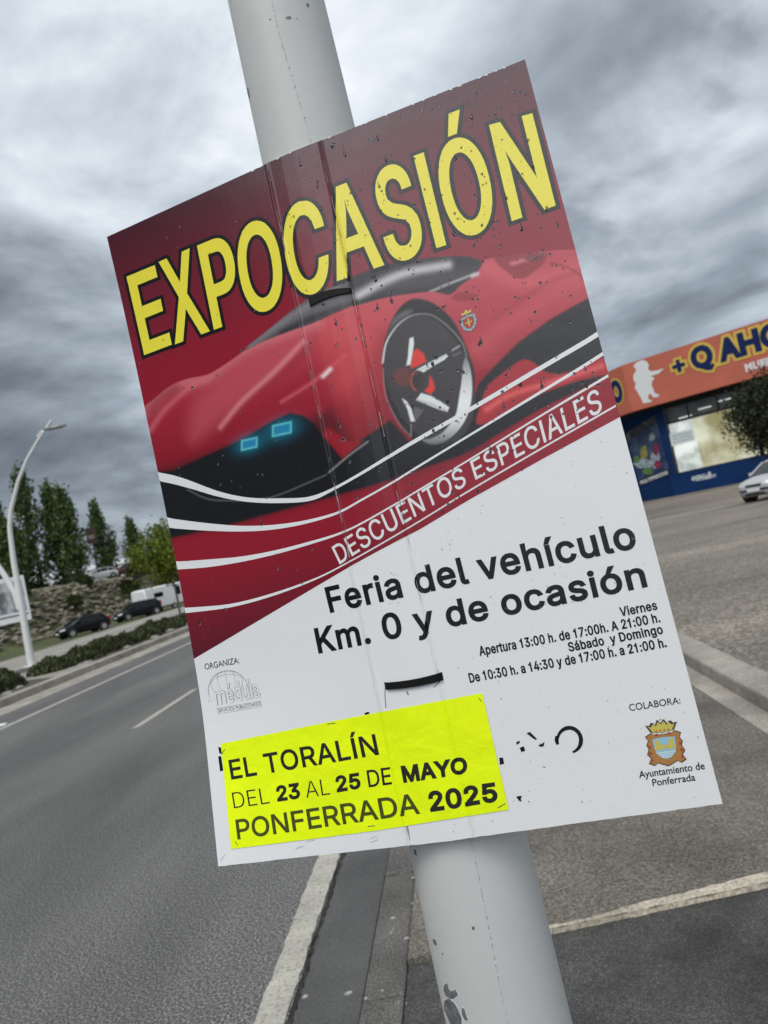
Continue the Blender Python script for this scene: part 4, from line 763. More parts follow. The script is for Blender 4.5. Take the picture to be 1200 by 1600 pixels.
def untangle(c):
    """cut an outline at its self-crossings, keep the loops that turn like the whole"""
    sg = 1 if area2(c) > 0 else -1; todo, keep = [list(c)], []
    while todo:
        P = todo.pop(); n = len(P); hit = False
        if n < 3: continue
        for i in range(n):
            a, b_ = P[i], P[(i + 1) % n]; lx, hx, ly, hy = min(a[0], b_[0]), max(a[0], b_[0]), min(a[1], b_[1]), max(a[1], b_[1])
            for j in range(i + 2, n):
                if i == 0 and j == n - 1: continue
                q, r = P[j], P[(j + 1) % n]
                if (q[0] < lx and r[0] < lx) or (q[0] > hx and r[0] > hx) or (q[1] < ly and r[1] < ly) or (q[1] > hy and r[1] > hy): continue
                x = _cross(a, b_, q, r)
                if x: todo += [[x] + P[i + 1:j + 1], P[:i + 1] + [x] + P[j + 1:]]; hit = True; break
            if hit: break
        if not hit and area2(P) * sg > 0: keep.append(P)
    if not keep: return []
    m_ = max(abs(area2(k)) for k in keep)
    return [k for k in keep if abs(area2(k)) > .004 * m_]
def in_poly(p, P):
    c = False
    for i in range(len(P)):
        a, b_ = P[i - 1], P[i]
        if (a[1] > p[1]) != (b_[1] > p[1]) and p[0] < a[0] + (p[1] - a[1]) / (b_[1] - a[1]) * (b_[0] - a[0]): c = not c
    return c
def pieces(cons):
    """split one glyph into islands, each an outline with its own holes"""
    if len(cons) == 1 and len(cons[0]) > 60: return [cons]
    big = max(cons, key=lambda c: abs(area2(c))); sg = 1 if area2(big) > 0 else -1
    outs, holes = [], []
    for c in cons:
        for k in untangle(c): (outs if area2(k) * sg > 0 else holes).append(k)
    outs.sort(key=lambda c: abs(area2(c))); res = [[o_] for o_ in outs]
    for h in holes:
        for r in res:
            if in_poly(h[0], r[0]): r.append(h); break
    return res
def fill(cons):
    flat = [p for c in cons for p in c]
    tr = tessellate_polygon([[Vector((p[0], p[1], 0)) for p in c] for c in cons])
    return flat, [tuple(t) for t in tr]
def run_layout(font, text, track=0.0):
    """-> list of (char, x position in cap heights), total width; side bearings of the ends trimmed"""
    cap = CAP[id(font)]; x = 0.0; res = []
    for ch in text:
        adv, cons = font[ch]; res.append((ch, x)); x += adv / cap + track
    a0 = min(p for c in font[text[0]][1] for p in c[0::2]) / cap
    last = res[-1]; a1 = last[1] + max(p for c in font[last[0]][1] for p in c[0::2]) / cap
    return [(c, x_ - a0) for c, x_ in res], a1 - a0
def polyline_at(pts, u):
    P = np.array(pts, float); d = np.r_[0, np.cumsum(np.linalg.norm(np.diff(P, axis=0), axis=1))]; d /= d[-1]
    return np.array([np.interp(u, d, P[:, 0]), np.interp(u, d, P[:, 1])])
def text_polys(font, text, base, top, bold=0.0, track=0.0):
    """glyph polygons laid between a base line and a cap line (point lists in flat coordinates)"""
    lay, tot = run_layout(font, text, track); cap = CAP[id(font)]; out = []
    if bold > 0:
        base, top = [np.array(p, float) for p in base], [np.array(p, float) for p in top]
        un = lambda v: v / np.linalg.norm(v); e0, e1, upv = un(base[1] - base[0]), un(base[-2] - base[-1]), un(top[0] - base[0])
        base = [p + upv * bold for p in base]; top = [p - upv * bold for p in top]
        base[0] = base[0] + e0 * bold; top[0] = top[0] + e0 * bold; base[-1] = base[-1] + e1 * bold; top[-1] = top[-1] + e1 * bold
    for ch, x0 in lay:
        cons = font[ch][1]
        if not cons: continue
        g = []
        for c in cons:
            pl = []
            for i in range(0, len(c), 2):
                u = (x0 + c[i] / cap) / tot; v = c[i + 1] / cap
                uc = min(1, max(0, u)); B = polyline_at(base, uc); Tt = polyline_at(top, uc)
                if u != uc:
                    e0, e1 = (polyline_at(base, .97), polyline_at(base, 1.0)) if u > 1 else (polyline_at(base, 0), polyline_at(base, .03))
                    sh = (e1 - e0) / .03 * (u - uc); B = B + sh; Tt = Tt + sh
                pl.append(tuple(B + (Tt - B) * v))
            g.append(pl)
        out.append(grow(g, bold))
    return out
def glyph_in(font, ch, b0, b1, t1, t0, bold=0.0, inset=0.0):
    """one glyph stretched into the quad base-left, base-right, top-right, top-left"""
    cons = font[ch][1]; cap = CAP[id(font)]
    xs_ = [p for c in cons for p in c[0::2]]; x0, x1 = min(xs_), max(xs_)
    b0, b1, t1, t0 = (np.array(p, float) for p in (b0, b1, t1, t0)); g = []
    un = lambda v: v / np.linalg.norm(v)
    if inset: b0, b1, t1, t0 = b0 + (un(b1 - b0) + un(t0 - b0)) * inset, b1 + (un(b0 - b1) + un(t1 - b1)) * inset, t1 + (un(t0 - t1) + un(b1 - t1)) * inset, t0 + (un(t1 - t0) + un(b0 - t0)) * inset
    for c in cons:
        pl = []
        for i in range(0, len(c), 2):
            u = (c[i] - x0) / (x1 - x0); v = c[i + 1] / cap
            pl.append(tuple((b0 + (b1 - b0) * u) * (1 - v) + (t0 + (t1 - t0) * u) * v))
        g.append(pl)
    return grow(g, bold)
def ring_poly(cx, cy, rx, ry, n=32): return [(cx + rx * math.cos(2 * math.pi * k / n), cy + ry * math.sin(2 * math.pi * k / n)) for k in range(n)]
def stroke(pts, wd):
    """constant-width ribbon polygon along a point list"""
    P = np.array(pts, float); d = np.gradient(P, axis=0); d /= np.linalg.norm(d, axis=1)[:, None] + 1e-9
    nrm = np.stack([-d[:, 1], d[:, 0]], 1); wd = np.broadcast_to(np.asarray(wd, float), (len(P),))[:, None] / 2
    return [tuple(p) for p in P + nrm * wd] + [tuple(p) for p in (P - nrm * wd)[::-1]]
def flat_mesh(name, groups, mapping, mats, parent, knots=None, vec=None):
    """groups: list of (list of polygons-with-holes, material index, lift). mapping(x, y, lift) -> 3-D"""
    bm = bmesh.new()
    lay = bm.verts.layers.float.new('lift')
    for polys, mi, lift in groups:
        isl = [q for cons in polys if cons for q in pieces(cons)]
        for gi, cons in enumerate(isl):
            pts, tris = fill(cons)
            vs = [bm.verts.new((p[0], p[1], 0)) for p in pts]
            for v in vs: v[lay] = lift + (gi % 3) * 2e-5
            for t in tris:
                if len(set(t)) < 3: continue
                try: f = bm.faces.new([vs[i] for i in t])
                except ValueError: continue
                f.material_index = mi
                f.normal_update()
                if f.normal.z < 0: f.normal_flip()
    if knots is not None:
        for k in knots:
            r = bmesh.ops.bisect_plane(bm, geom=list(bm.verts) + list(bm.edges) + list(bm.faces), plane_co=(k, 0, 0), plane_no=(1, 0, 0), dist=1e-7)
        if any(v.co.x < -50 for v in bm.verts):
            y0_, y1_ = min(v.co.y for v in bm.verts), max(v.co.y for v in bm.verts)
            for k in range(-500, 501, 20):
                if y0_ < k < y1_:
                    fs_ = [f for f in bm.faces if any(v.co.x < -50 for v in f.verts) and min(v.co.y for v in f.verts) < k < max(v.co.y for v in f.verts)]
                    if fs_: bmesh.ops.bisect_plane(bm, geom=list({v for f in fs_ for v in f.verts}) + list({e for f in fs_ for e in f.edges}) + fs_, plane_co=(0, k, 0), plane_no=(0, 1, 0), dist=1e-7)
    for v in bm.verts: v.co = Vector(mapping(v.co.x, v.co.y, v[lay]))
    me = bpy.data.meshes.new(name); bm.to_mesh(me); bm.free()
    for m in (mats if isinstance(mats, (list, tuple)) else [mats]): me.materials.append(m)
    o = bpy.data.objects.new(name, me); COL.objects.link(o)
    if parent is not None: o.parent = parent
    return o

# ------------------------------------------------------------------ the shop on the right
P1 = np.array([17.2, 66.0, 0.0]); E1 = np.array([.8268, -.5624, 0]); N1 = np.array([-.5624, -.8268, 0]); E2 = np.array([-.41, .912, 0]); E2 /= np.linalg.norm(E2)
N2 = np.array([-E2[1], E2[0], 0]); N2 = N2 if N2[1] < 0 else -N2
ZT, ZB = 11.75, 7.75
shop = empty('shop_building', tuple(P1)); tag(shop, 'shop with an orange sign band, dark blue walls and a large lit window', 'building')
def W2(P): return np.asarray(P) - P1                     # world -> local to the shop's empty
def plane_uv(p0, e, n):
    def f(px, py):
        P = on_plane(px, py, p0, n) - p0; return (float(P @ e), float(P[2]))
    return f
def plane_map(p0, e, n):
    return lambda u, z, lift: tuple(W2(p0 + e * u + np.array([0, 0, z]) + n * lift))
fuv, fmap = plane_uv(P1, E1, N1), plane_map(P1, E1, N1)
fuv2, fmap2 = plane_uv(P1, E2, N2), plane_map(P1, E2, N2)
PW = P1 - N1 * 1.5
wuv, wmap = plane_uv(PW, E1, N1), plane_map(PW, E1, N1)
uc = wuv(1054, 776)[0]                                     # wall corner along the facade
PC = PW + E1 * uc
suv, smap = plane_uv(PC, E2, N2), plane_map(PC, E2, N2)
def Z2(x, y): return (930 + x / 4.4444, 480 + y / 4.4444)  # measured on an enlarged view of the sign
M_orange = mat('terracotta_band', (0.48, 0.122, 0.074), 0.75, var=0.08, vscale=0.4)
M_blue = mat('dark_blue_wall', (0.004, 0.026, 0.098), 0.8, var=0.12, vscale=0.5, spec=0.15)
M_shade_caption = mat('shade_caption_black', (0.012, 0.012, 0.013), 0.8)  # near-black imitates shade under the fascia; the caption strip shares it
M_frame = mat('window_frame', (0.014, 0.018, 0.03), 0.5)
M_gold = mat('gold_letter', (0.62, 0.44, 0.07), 0.5); M_navyl = mat('navy_letter', (0.006, 0.016, 0.085), 0.7, spec=0.2); M_wl = mat('white_letter', (0.68, 0.69, 0.70), 0.5)
# fascia: two bands meeting at an obtuse corner, 0.5 m thick
b = MB()
q = [P1 + E1 * 42, P1, P1 + E2 * 16]
qi = [P1 + E1 * 42 - N1 * .5, P1 - N1 * .3 - N2 * .3, P1 + E2 * 16 - N2 * .5]
b.loft([[W2(np.array([p[0], p[1], z])) for p in (*q, *qi[::-1])] for z in (ZB, ZT)])
b.build('fascia', M_orange, shop)
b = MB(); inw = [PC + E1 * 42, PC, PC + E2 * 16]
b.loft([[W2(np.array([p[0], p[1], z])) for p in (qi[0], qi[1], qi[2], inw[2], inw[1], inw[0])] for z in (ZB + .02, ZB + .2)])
b.build('soffit', M_shade_caption, shop)
# walls with openings: built from panels round the window
def wall_box(mb, mp, u0, u1, z0, z1, d0=0.0, d1=-0.3):
    vs = [mp(u, z, d) for d in (d0, d1) for z in (z0, z1) for u in (u0, u1)]
    mb.add(vs, [(0, 1, 3, 2), (4, 6, 7, 5), (0, 4, 5, 1), (2, 3, 7, 6), (0, 2, 6, 4), (1, 5, 7, 3)])
wl0, zsill = wuv(1057, 741); _, zhead = wuv(*Z2(465, 825)); _, zc0 = wuv(*Z2(465, 812)); _, zc1 = wuv(*Z2(440, 715))
zc1 = min(max(zc1, zhead + 1.2), ZB - .15)
W0, W1 = wl0, wl0 + 17.0
b = MB()
wall_box(b, wmap, uc, W0, -.3, ZB + .1); wall_box(b, wmap, W0, W1, -.3, zsill); wall_box(b, wmap, W1, uc + 42, -.3, ZB + .1)
lb = MB(); wall_box(lb, wmap, W0, W1, zc1, ZB + .1); wall_box(lb, wmap, uc + .02, W1, zc1 + .25, ZB + .08, .03, .004); wall_box(lb, smap, .02, 15.9, zc1 + .25, ZB + .08, .03, .004); lb.build('wall_top_shade', M_shade_caption, shop)  # wall top blackened to paint the shade below the overhanging fascia
wall_box(b, smap, 0.0, 16, -.3, ZB + .1)
roofp = [PC + E1 * 42, PC, PC + E2 * 16, PC + E2 * 16 + np.array([30, 22, 0]), PC + E1 * 42 + np.array([14, 30, 0])]
b.loft([[W2(np.array([p[0], p[1], z])) for p in roofp] for z in (ZT - .9, ZT - .6)])
bk = roofp[2:]
for i in range(2):
    p, q_ = bk[i], bk[i + 1]; nn = np.array([q_[1] - p[1], p[0] - q_[0], 0]); nn /= np.linalg.norm(nn)
    vs = [W2(np.array([*(r + nn * d)[:2], z])) for d in (0, .3) for z in (-.3, ZT - .9) for r in (p, q_)]
    b.add(vs, [(0, 1, 3, 2), (4, 6, 7, 5), (0, 4, 5, 1), (2, 3, 7, 6), (0, 2, 6, 4), (1, 5, 7, 3)])
b.build('wall', M_blue, shop)
# lit show window: warm display wall behind glass
def lit(name, c1, c2, s, sc_):
    m = mat(name, c1, .7, col2=c2, vscale=sc_, thr=(.38, .62), detail=3)
    t = m.node_tree; bs = t.nodes['Principled BSDF']
    t.links.new(bs.inputs['Base Color'].links[0].from_socket, bs.inputs['Emission Color']); bs.inputs['Emission Strength'].default_value = s
    return m
M_lit = lit('lit_display_wall', (0.40, 0.34, 0.17), (0.90, 0.88, 0.70), .80, .42)
M_lit2 = lit('lit_white_display', (0.45, 0.47, 0.45), (0.88, 0.90, 0.86), 1.0, .7)
M_dimin = mat('dim_interior', (0.13, 0.135, 0.14), .8, var=.6, vscale=.6)
M_pane = bpy.data.materials.new('window_pane'); M_pane.use_nodes = True
t = M_pane.node_tree; t.nodes.clear()
_o = t.nodes.new('ShaderNodeOutputMaterial'); _m = t.nodes.new('ShaderNodeMixShader'); _t = t.nodes.new('ShaderNodeBsdfTransparent'); _g = t.nodes.new('ShaderNodeBsdfGlossy'); _f = t.nodes.new('ShaderNodeFresnel')
_g.inputs['Roughness'].default_value = .02; _f.inputs['IOR'].default_value = 1.7; _t.inputs['Color'].default_value = (.9, .92, .92, 1)
t.links.new(_f.outputs[0], _m.inputs[0]); t.links.new(_t.outputs[0], _m.inputs[1]); t.links.new(_g.outputs[0], _m.inputs[2]); t.links.new(_m.outputs[0], _o.inputs[0])
fr = MB()
wall_box(fr, wmap, W0, W0 + .12, zsill, zc1, .02, -.14); wall_box(fr, wmap, W1 - .12, W1, zsill, zc1, .02, -.14)
wall_box(fr, wmap, W0 + .12, W1 - .12, zsill, zsill + .09, .02, -.14); wall_box(fr, wmap, W0 + .12, W1 - .12, zhead, zhead + .16, .02, -.14); wall_box(fr, wmap, W0 + .12, W1 - .12, zc1 - .1, zc1, .02, -.14)
for px_, py_ in (Z2(640, 712), Z2(845, 652), Z2(1060, 590)):
    u_ = wuv(px_, py_)[0]; wall_box(fr, wmap, u_ - .07, u_ + .07, zhead + .16, zc1 - .1, .02, -.14)
u_ = wuv(*Z2(1060, 590))[0]; wall_box(fr, wmap, u_ - .15, u_ + .15, zsill + .09, zhead, .02, -.14)
win = fr.build('window', M_frame, shop)
g = MB(); wall_box(g, wmap, W0 + .12, W1 - .12, zsill + .09, zhead, -.06, -.075); wall_box(g, wmap, W0 + .12, W1 - .12, zhead + .16, zc1 - .1, -.06, -.075); g.build('pane', M_pane, win)
um, _ = wuv(*Z2(700, 960))
dsp = MB(); wall_box(dsp, wmap, um + .04, W1 - .12, zsill + .05, zhead, -.45, -.55); dsp.build('display_wall', M_lit, win)
dsp = MB(); wall_box(dsp, wmap, W0 + .12, um, zsill + .05, zhead, -.45, -.55); dsp.build('display_poster', M_lit2, win)
dsp = MB(); wall_box(dsp, wmap, W0 + .05, W1 - .05, zhead + .05, zc1, -1.2, -1.3); dsp.build('ceiling_void', M_dimin, win)
tb = MB()
for x0, y0, x1, y1 in ((555, 775, 640, 740), (690, 712, 780, 680), (815, 660, 915, 618)):
    u0, z0 = wuv(*Z2(x0, y0)); u1, _z = wuv(*Z2(x1, y1)); wall_box(tb, wmap, u0, u1, z0 - .02, z0 + .05, -1.0, -1.1)
M_tube = mat('added_strip_light', (.9, .9, .88), .5); M_tube.node_tree.nodes['Principled BSDF'].inputs['Emission Color'].default_value = (1, 1, .97, 1); M_tube.node_tree.nodes['Principled BSDF'].inputs['Emission Strength'].default_value = .9
tb.build('added_strip_light', M_tube, win)  # lights added inside to brighten the upper window row
n0 = [wuv(*Z2(*p)) for p in ((512, 880), (678, 845), (692, 925), (530, 968))]
M_notice = mat('window_notice', (.66, .72, .72), .6)
nb_ = flat_mesh('notice', [([[n0]], 0, -.055)], wmap, M_notice, win)
for k in range(3):
    v0, v1 = .22 + .24 * k, .30 + .24 * k
    A_, B_, C_, D_ = map(np.array, n0)
    f = lambda u, v: tuple((A_ * (1 - u) + B_ * u) * (1 - v) + (D_ * (1 - u) + C_ * u) * v)
    segs = []; u = .12
    while u < .86:
        du = rnd(.05, .13); segs.append([[f(u, v0), f(u + du, v0), f(u + du, v1), f(u, v1)]]); u += du + .03
    if k == 0: allseg = []
    allseg += segs
flat_mesh('notice_print', [(allseg, 0, -.052)], wmap, mat('notice_ink', (.22, .30, .30), .6), win)
# fascia lettering
def row(y_base_px, y_top_px):
    return fuv(*y_base_px)[1], fuv(*y_top_px)[1]
zb_, zt_ = row(Z2(740, 415), Z2(735, 275))
def ur(x0, y0, x1, y1): return fuv(*Z2(x0, y0))[0], fuv(*Z2(x1, y1))[0]
lets = [('Q', *ur(672, 345, 806, 335)), ('A', *ur(888, 385, 1008, 352)), ('H', *ur(1016, 290, 1140, 260))]
wO = lets[0][2] - lets[0][1]; wR = (lets[2][2] - lets[2][1]) * .95
u = lets[2][2] + .28
for ch, wd in (('O', wO), ('R', wR), ('R', wR), ('O', wO)):
    lets.append((ch, u, u + wd)); u += wd + .25
hh = zt_ - zb_
G1, G2 = [], []
for ch, u0, u1 in lets:
    q4 = ((u0, zb_), (u1, zb_), (u1, zt_), (u0, zt_))
    G1.append(glyph_in(HUMANIST, ch, *q4, bold=.13)); G2.append(glyph_in(HUMANIST, ch, *q4, bold=.33))
pu0, pu1 = ur(535, 415, 625, 395); pz = fuv(*Z2(578, 408))[1]; pc = (pu0 + pu1) / 2; r_ = (pu1 - pu0) / 2; wq = .2
def plus(r, wq): return [[(pc - r, pz - wq), (pc - wq, pz - wq), (pc - wq, pz - r), (pc + wq, pz - r), (pc + wq, pz - wq), (pc + r, pz - wq), (pc + r, pz + wq), (pc + wq, pz + wq), (pc + wq, pz + r), (pc - wq, pz + r), (pc - wq, pz + wq), (pc - r, pz + wq)]]
G1.append(plus(r_, .16)); G2.append(plus(r_ + .18, .34))
flat_mesh('shop_name', [(G2, 0, .03), (G1, 1, .05)], fmap, [M_gold, M_navyl], shop)
mz0, mz1 = row(Z2(1060, 447), Z2(1050, 392)); mu0, _ = ur(1040, 420, 1050, 420)
mw = run_layout(HUMANIST, 'MUEBLES', .1)[1] * (mz1 - mz0) * .78
flat_mesh('shop_subtitle', [(text_polys(HUMANIST, 'MUEBLES', [(mu0, mz0), (mu0 + mw, mz0)], [(mu0, mz1), (mu0 + mw, mz1)], bold=.045, track=.1), 0, .03)], fmap, M_wl, shop)
# a plain white figure in a hat with a stretched arm, flat on the band
fig = [(265, 410), (285, 385), (330, 365), (362, 380), (375, 405), (366, 428), (385, 445), (425, 440), (482, 424), (440, 462), (385, 480), (415, 492), (398, 512), (392, 540), (400, 560), (415, 600), (445, 606), (440, 622), (405, 628), (385, 600), (372, 606), (370, 640), (400, 648), (385, 660), (335, 668), (318, 630), (295, 590), (275, 560), (284, 530), (268, 510), (265, 475), (285, 440), (280, 425)]
flat_mesh('white_figure', [([[[fuv(*Z2(*p)) for p in fig]]], 0, .03)], fmap, M_wl, shop)
# end of the same name on the side band
oz0, oz1 = fuv2(*Z2(155, 655))[1], fuv2(*Z2(150, 515))[1]; oa = fuv2(*Z2(182, 580))[0]; ob = fuv2(*Z2(118, 600))[0]
G1, G2 = [], []; u = oa; wd = abs(ob - oa)
for ch in 'ORROHA':
    q4 = ((u + wd, oz0), (u, oz0), (u, oz1), (u + wd, oz1)); G1.append(glyph_in(HUMANIST, ch, *q4, bold=.16)); G2.append(glyph_in(HUMANIST, ch, *q4, bold=.32)); u += wd + .4
flat_mesh('shop_name', [(G2, 0, .03), (G1, 1, .05)], fmap2, [M_gold, M_navyl], shop)
# side wall advertisement, dark with a colourful goods picture and a caption strip
ad = [suv(*Z2(*p)) for p in ((232, 935), (430, 800), (520, 1150), (310, 1235))]
M_ad = mat('advert_print', (0.008, 0.03, 0.10), .5, col2=(0.09, 0.12, 0.20), vscale=.9, detail=4, thr=(.42, .68))
adb = flat_mesh('wall_advert', [([[ad]], 0, .03)], smap, M_ad, shop)
def blob(cx, cy, rx, ry, n=22, j=.22):
    return [suv(*Z2(cx + rx * math.cos(a) * rnd(1 - j, 1 + j), cy + ry * math.sin(a) * rnd(1 - j, 1 + j))) for a in np.linspace(0, 2 * math.pi, n, endpoint=False)]
gp = [(blob(340, 1010, 28, 50), 0), (blob(335, 1085, 60, 36), 1), (blob(420, 1060, 34, 60), 1), (blob(372, 1140, 36, 22), 2), (blob(440, 1090, 26, 30), 3), (blob(400, 900, 20, 30), 1), (blob(425, 985, 18, 42), 3), (blob(290, 1055, 20, 24), 2)]
flat_mesh('goods_picture', [([[p]], mi, .045 + .003 * i) for i, (p, mi) in enumerate(gp)], smap, [mat('goods_yellow', (.30, .28, .06), .5, var=.4, vscale=3), mat('goods_white', (.30, .36, .40), .5, var=.5, vscale=3), mat('goods_green', (.10, .20, .05), .5, var=.4, vscale=3), mat('goods_crimson', (.22, .02, .06), .5, var=.5, vscale=3)], adb)
cap_ = [suv(*Z2(*p)) for p in ((300, 1200), (512, 1118), (520, 1158), (308, 1240))]
flat_mesh('caption_strip', [([[cap_]], 0, .042)], smap, M_shade_caption, adb)
flat_mesh('caption', [(text_polys(HUMANIST, 'MULTIPRECIOS', [suv(*Z2(318, 1232)), suv(*Z2(508, 1158))], [suv(*Z2(314, 1206)), suv(*Z2(503, 1134))], bold=.02), 0, .048)], smap, M_wl, adb)
up_ = [suv(*Z2(*p)) for p in ((205, 880), (420, 745), (428, 805), (225, 940))]
flat_mesh('upper_advert', [([[up_]], 0, .03)], smap, mat('upper_advert_print', (.012, .014, .016), .5, col2=(.14, .15, .15), vscale=1.4, thr=(.5, .7)), shop)
# white sprayed scribble on the blue plinth
def scrib(pts, wd): return [stroke([wuv(*Z2(*p)) for p in pts], wd)]
gr = []
x = 672
for k in range(5):
    loop = [(x + 3 * i + 11 * math.sin(i * 1.25 + k), 1190 - (x - 672) * .22 + (-14 if k < 4 else -24) * math.cos(i * 1.05 + k * 2)) for i in range(8)]
    gr.append(scrib(loop, .10)); x += 27
gr.append(scrib([(668, 1192), (760, 1180), (838, 1160)], .09)); gr.append(scrib([(690, 1206), (770, 1192), (840, 1172)], .06))
flat_mesh('graffiti', [([g_], 0, .012 + .002 * i) for i, g_ in enumerate(gr)], wmap, mat('spray_paint', (.50, .54, .58), .6), shop)
for i, (x, y) in enumerate(()):
    u_, z_ = fuv(*Z2(x, y)); fl = MB(); p = P1 + E1 * u_ - N1 * .2
    c = W2(np.array([p[0], p[1], ZT])); fl.tube([c, c + np.array([0, 0, .18]), c + N1 * .3 + np.array([0, 0, .24])], .035, 8); fl.loft([[c + N1 * d + E1 * a + np.array([0, 0, h]) for a, h in ((-.2, .12), (.2, .12), (.2, .38), (-.2, .38))] for d in (.25, .45)])
    fl.build('floodlight', M_trim, shop)

# ------------------------------------------------------------------ the white pole in front (a conical lamp column)
M_pole = bpy.data.materials.new('pole_paint'); M_pole.use_nodes = True
t = M_pole.node_tree; bs = t.nodes['Principled BSDF']; ln = t.links.new
bs.inputs['Roughness'].default_value = .52; bs.inputs['Specular IOR Level'].default_value = .35
tcn = t.nodes.new('ShaderNodeTexCoord')
n1 = t.nodes.new('ShaderNodeTexNoise'); n1.inputs['Scale'].default_value = 3.0; n1.inputs['Detail'].default_value = 5; ln(tcn.outputs['Object'], n1.inputs['Vector'])
r1 = t.nodes.new('ShaderNodeValToRGB'); ln(n1.outputs['Fac'], r1.inputs[0]); r1.color_ramp.elements[0].position = .35; r1.color_ramp.elements[1].position = .65
r1.color_ramp.elements[0].color = (.475, .482, .470, 1); r1.color_ramp.elements[1].color = (.530, .536, .524, 1)
v1 = t.nodes.new('ShaderNodeTexVoronoi'); v1.inputs['Scale'].default_value = 26; ln(tcn.outputs['Object'], v1.inputs['Vector'])
sc_ = t.nodes.new('ShaderNodeSeparateColor'); ln(v1.outputs['Color'], sc_.inputs[0])
pw = t.nodes.new('ShaderNodeMath'); pw.operation = 'POWER'; pw.inputs[1].default_value = 5; ln(sc_.outputs[0], pw.inputs[0])
ml = t.nodes.new('ShaderNodeMath'); ml.operation = 'MULTIPLY'; ml.inputs[1].default_value = .11; ln(pw.outputs[0], ml.inputs[0])
sb = t.nodes.new('ShaderNodeMath'); sb.operation = 'SUBTRACT'; ln(ml.outputs[0], sb.inputs[0]); ln(v1.outputs['Distance'], sb.inputs[1])
mr = t.nodes.new('ShaderNodeMapRange'); mr.inputs['From Min'].default_value = 0; mr.inputs['From Max'].default_value = .02; ln(sb.outputs[0], mr.inputs['Value'])
mx = t.nodes.new('ShaderNodeMix'); mx.data_type = 'RGBA'; ln(mr.outputs[0], mx.inputs['Factor']); ln(r1.outputs[0], mx.inputs['A']); mx.inputs['B'].default_value = (.13, .135, .13, 1)
ln(mx.outputs['Result'], bs.inputs['Base Color'])
n2 = t.nodes.new('ShaderNodeTexNoise'); n2.inputs['Scale'].default_value = 60; n2.inputs['Detail'].default_value = 3; ln(tcn.outputs['Object'], n2.inputs['Vector'])
bp = t.nodes.new('ShaderNodeBump'); bp.inputs['Strength'].default_value = .12; bp.inputs['Distance'].default_value = .004; ln(n2.outputs['Fac'], bp.inputs['Height']); ln(bp.outputs[0], bs.inputs['Normal'])
M_weld = mat('weld_seam', (.42, .43, .42), .6, col2=(.47, .485, .475), vscale=90, bump=1.0, bscale=120, thr=(.36, .5))
M_chip = mat('bare_chip', (.125, .135, .14), .6, var=.3, vscale=80)
M_chipe = mat('chip_edge', (.62, .64, .63), .5)

PX = np.array([-0.07724704, 1.157]); PL = np.array([-0.01664824, 0.088]); PR0, PTP = 0.08136548, 0.00517668
def paxis(z): return np.array([PX[0] + PL[0] * (z - 1.75), PX[1] + PL[1] * (z - 1.75), z])
def prad(z): return PR0 - PTP * (z - 1.75)
pbase = paxis(0.03)
column = empty('lamp_column', tuple(pbase)); tag(column, 'thick white painted steel column with chipped paint carrying the poster', 'pole')
b = MB(); zs = np.linspace(0.06, 7.5, 60)
b.tube([tuple(paxis(z) - pbase) for z in zs], [prad(z) for z in zs], 96); b.build('shaft', M_pole, column, smooth=True)
def pole_pt(a, z, lift=0.0):
    """a = angle round the shaft, 0 facing the camera, positive to its right"""
    c = paxis(z); v = CAM - c; v[2] = 0; v /= np.linalg.norm(v); r_ = np.array([-v[1], v[0], 0])
    r_ = r_ if r_[0] > 0 else -r_
    return c + (v * math.cos(a) + r_ * math.sin(a)) * (prad(z) + lift)
def pole_from_px(px, py):
    best = (0, 1.7)
    a, z = 0.0, 1.7
    for _ in range(40):
        p = proj(pole_pt(a, z)); e = np.array([px, py]) - p
        J = np.stack([(proj(pole_pt(a + 1e-4, z)) - p) / 1e-4, (proj(pole_pt(a, z + 1e-4)) - p) / 1e-4], 1)
        d = np.linalg.solve(J, e); a = max(-1.5, min(1.5, a + .7 * d[0])); z += .7 * d[1]
    return a, z
# weld seam: a low rough bead running down the shaft
s0 = pole_from_px(438, 60); s1 = pole_from_px(482, 205); s2 = pole_from_px(742, 1340); s3 = pole_from_px(785, 1560)
b = MB(); zz_ = np.arange(0.08, 3.4, 0.004); ring = []
for z in zz_:
    a = float(np.interp(z, [s3[1], s2[1], s1[1], s0[1]], [s3[0], s2[0], s1[0], s0[0]])); j = rnd(-.006, .006)
    wj = rnd(.016, .024)
    ring.append([pole_pt(a + j - wj, z, -.0006) - pbase, pole_pt(a + j - wj * .3, z, rnd(.0002, .0007)) - pbase, pole_pt(a + j + wj * .3, z, rnd(.0002, .0007)) - pbase, pole_pt(a + j + wj, z, -.0006) - pbase])
b.loft(ring, caps=False, closed=False); b.build('weld_seam', M_weld, column, fix=False)
def chip(pxs, lift=.0005):
    az = [pole_from_px(*p) for p in pxs]; ce = np.mean(az, 0); az += [ce]
    az += [tuple((np.array(az[i]) + ce) / 2) for i in range(len(pxs))]
    return [tuple(pole_pt(a_, z_, lift) - pbase) for a_, z_ in az]
def chip_faces(n): return [f for i in range(n) for f in ((i, (i + 1) % n, n + 1 + (i + 1) % n, n + 1 + i), (n + 1 + i, n + 1 + (i + 1) % n, n))]
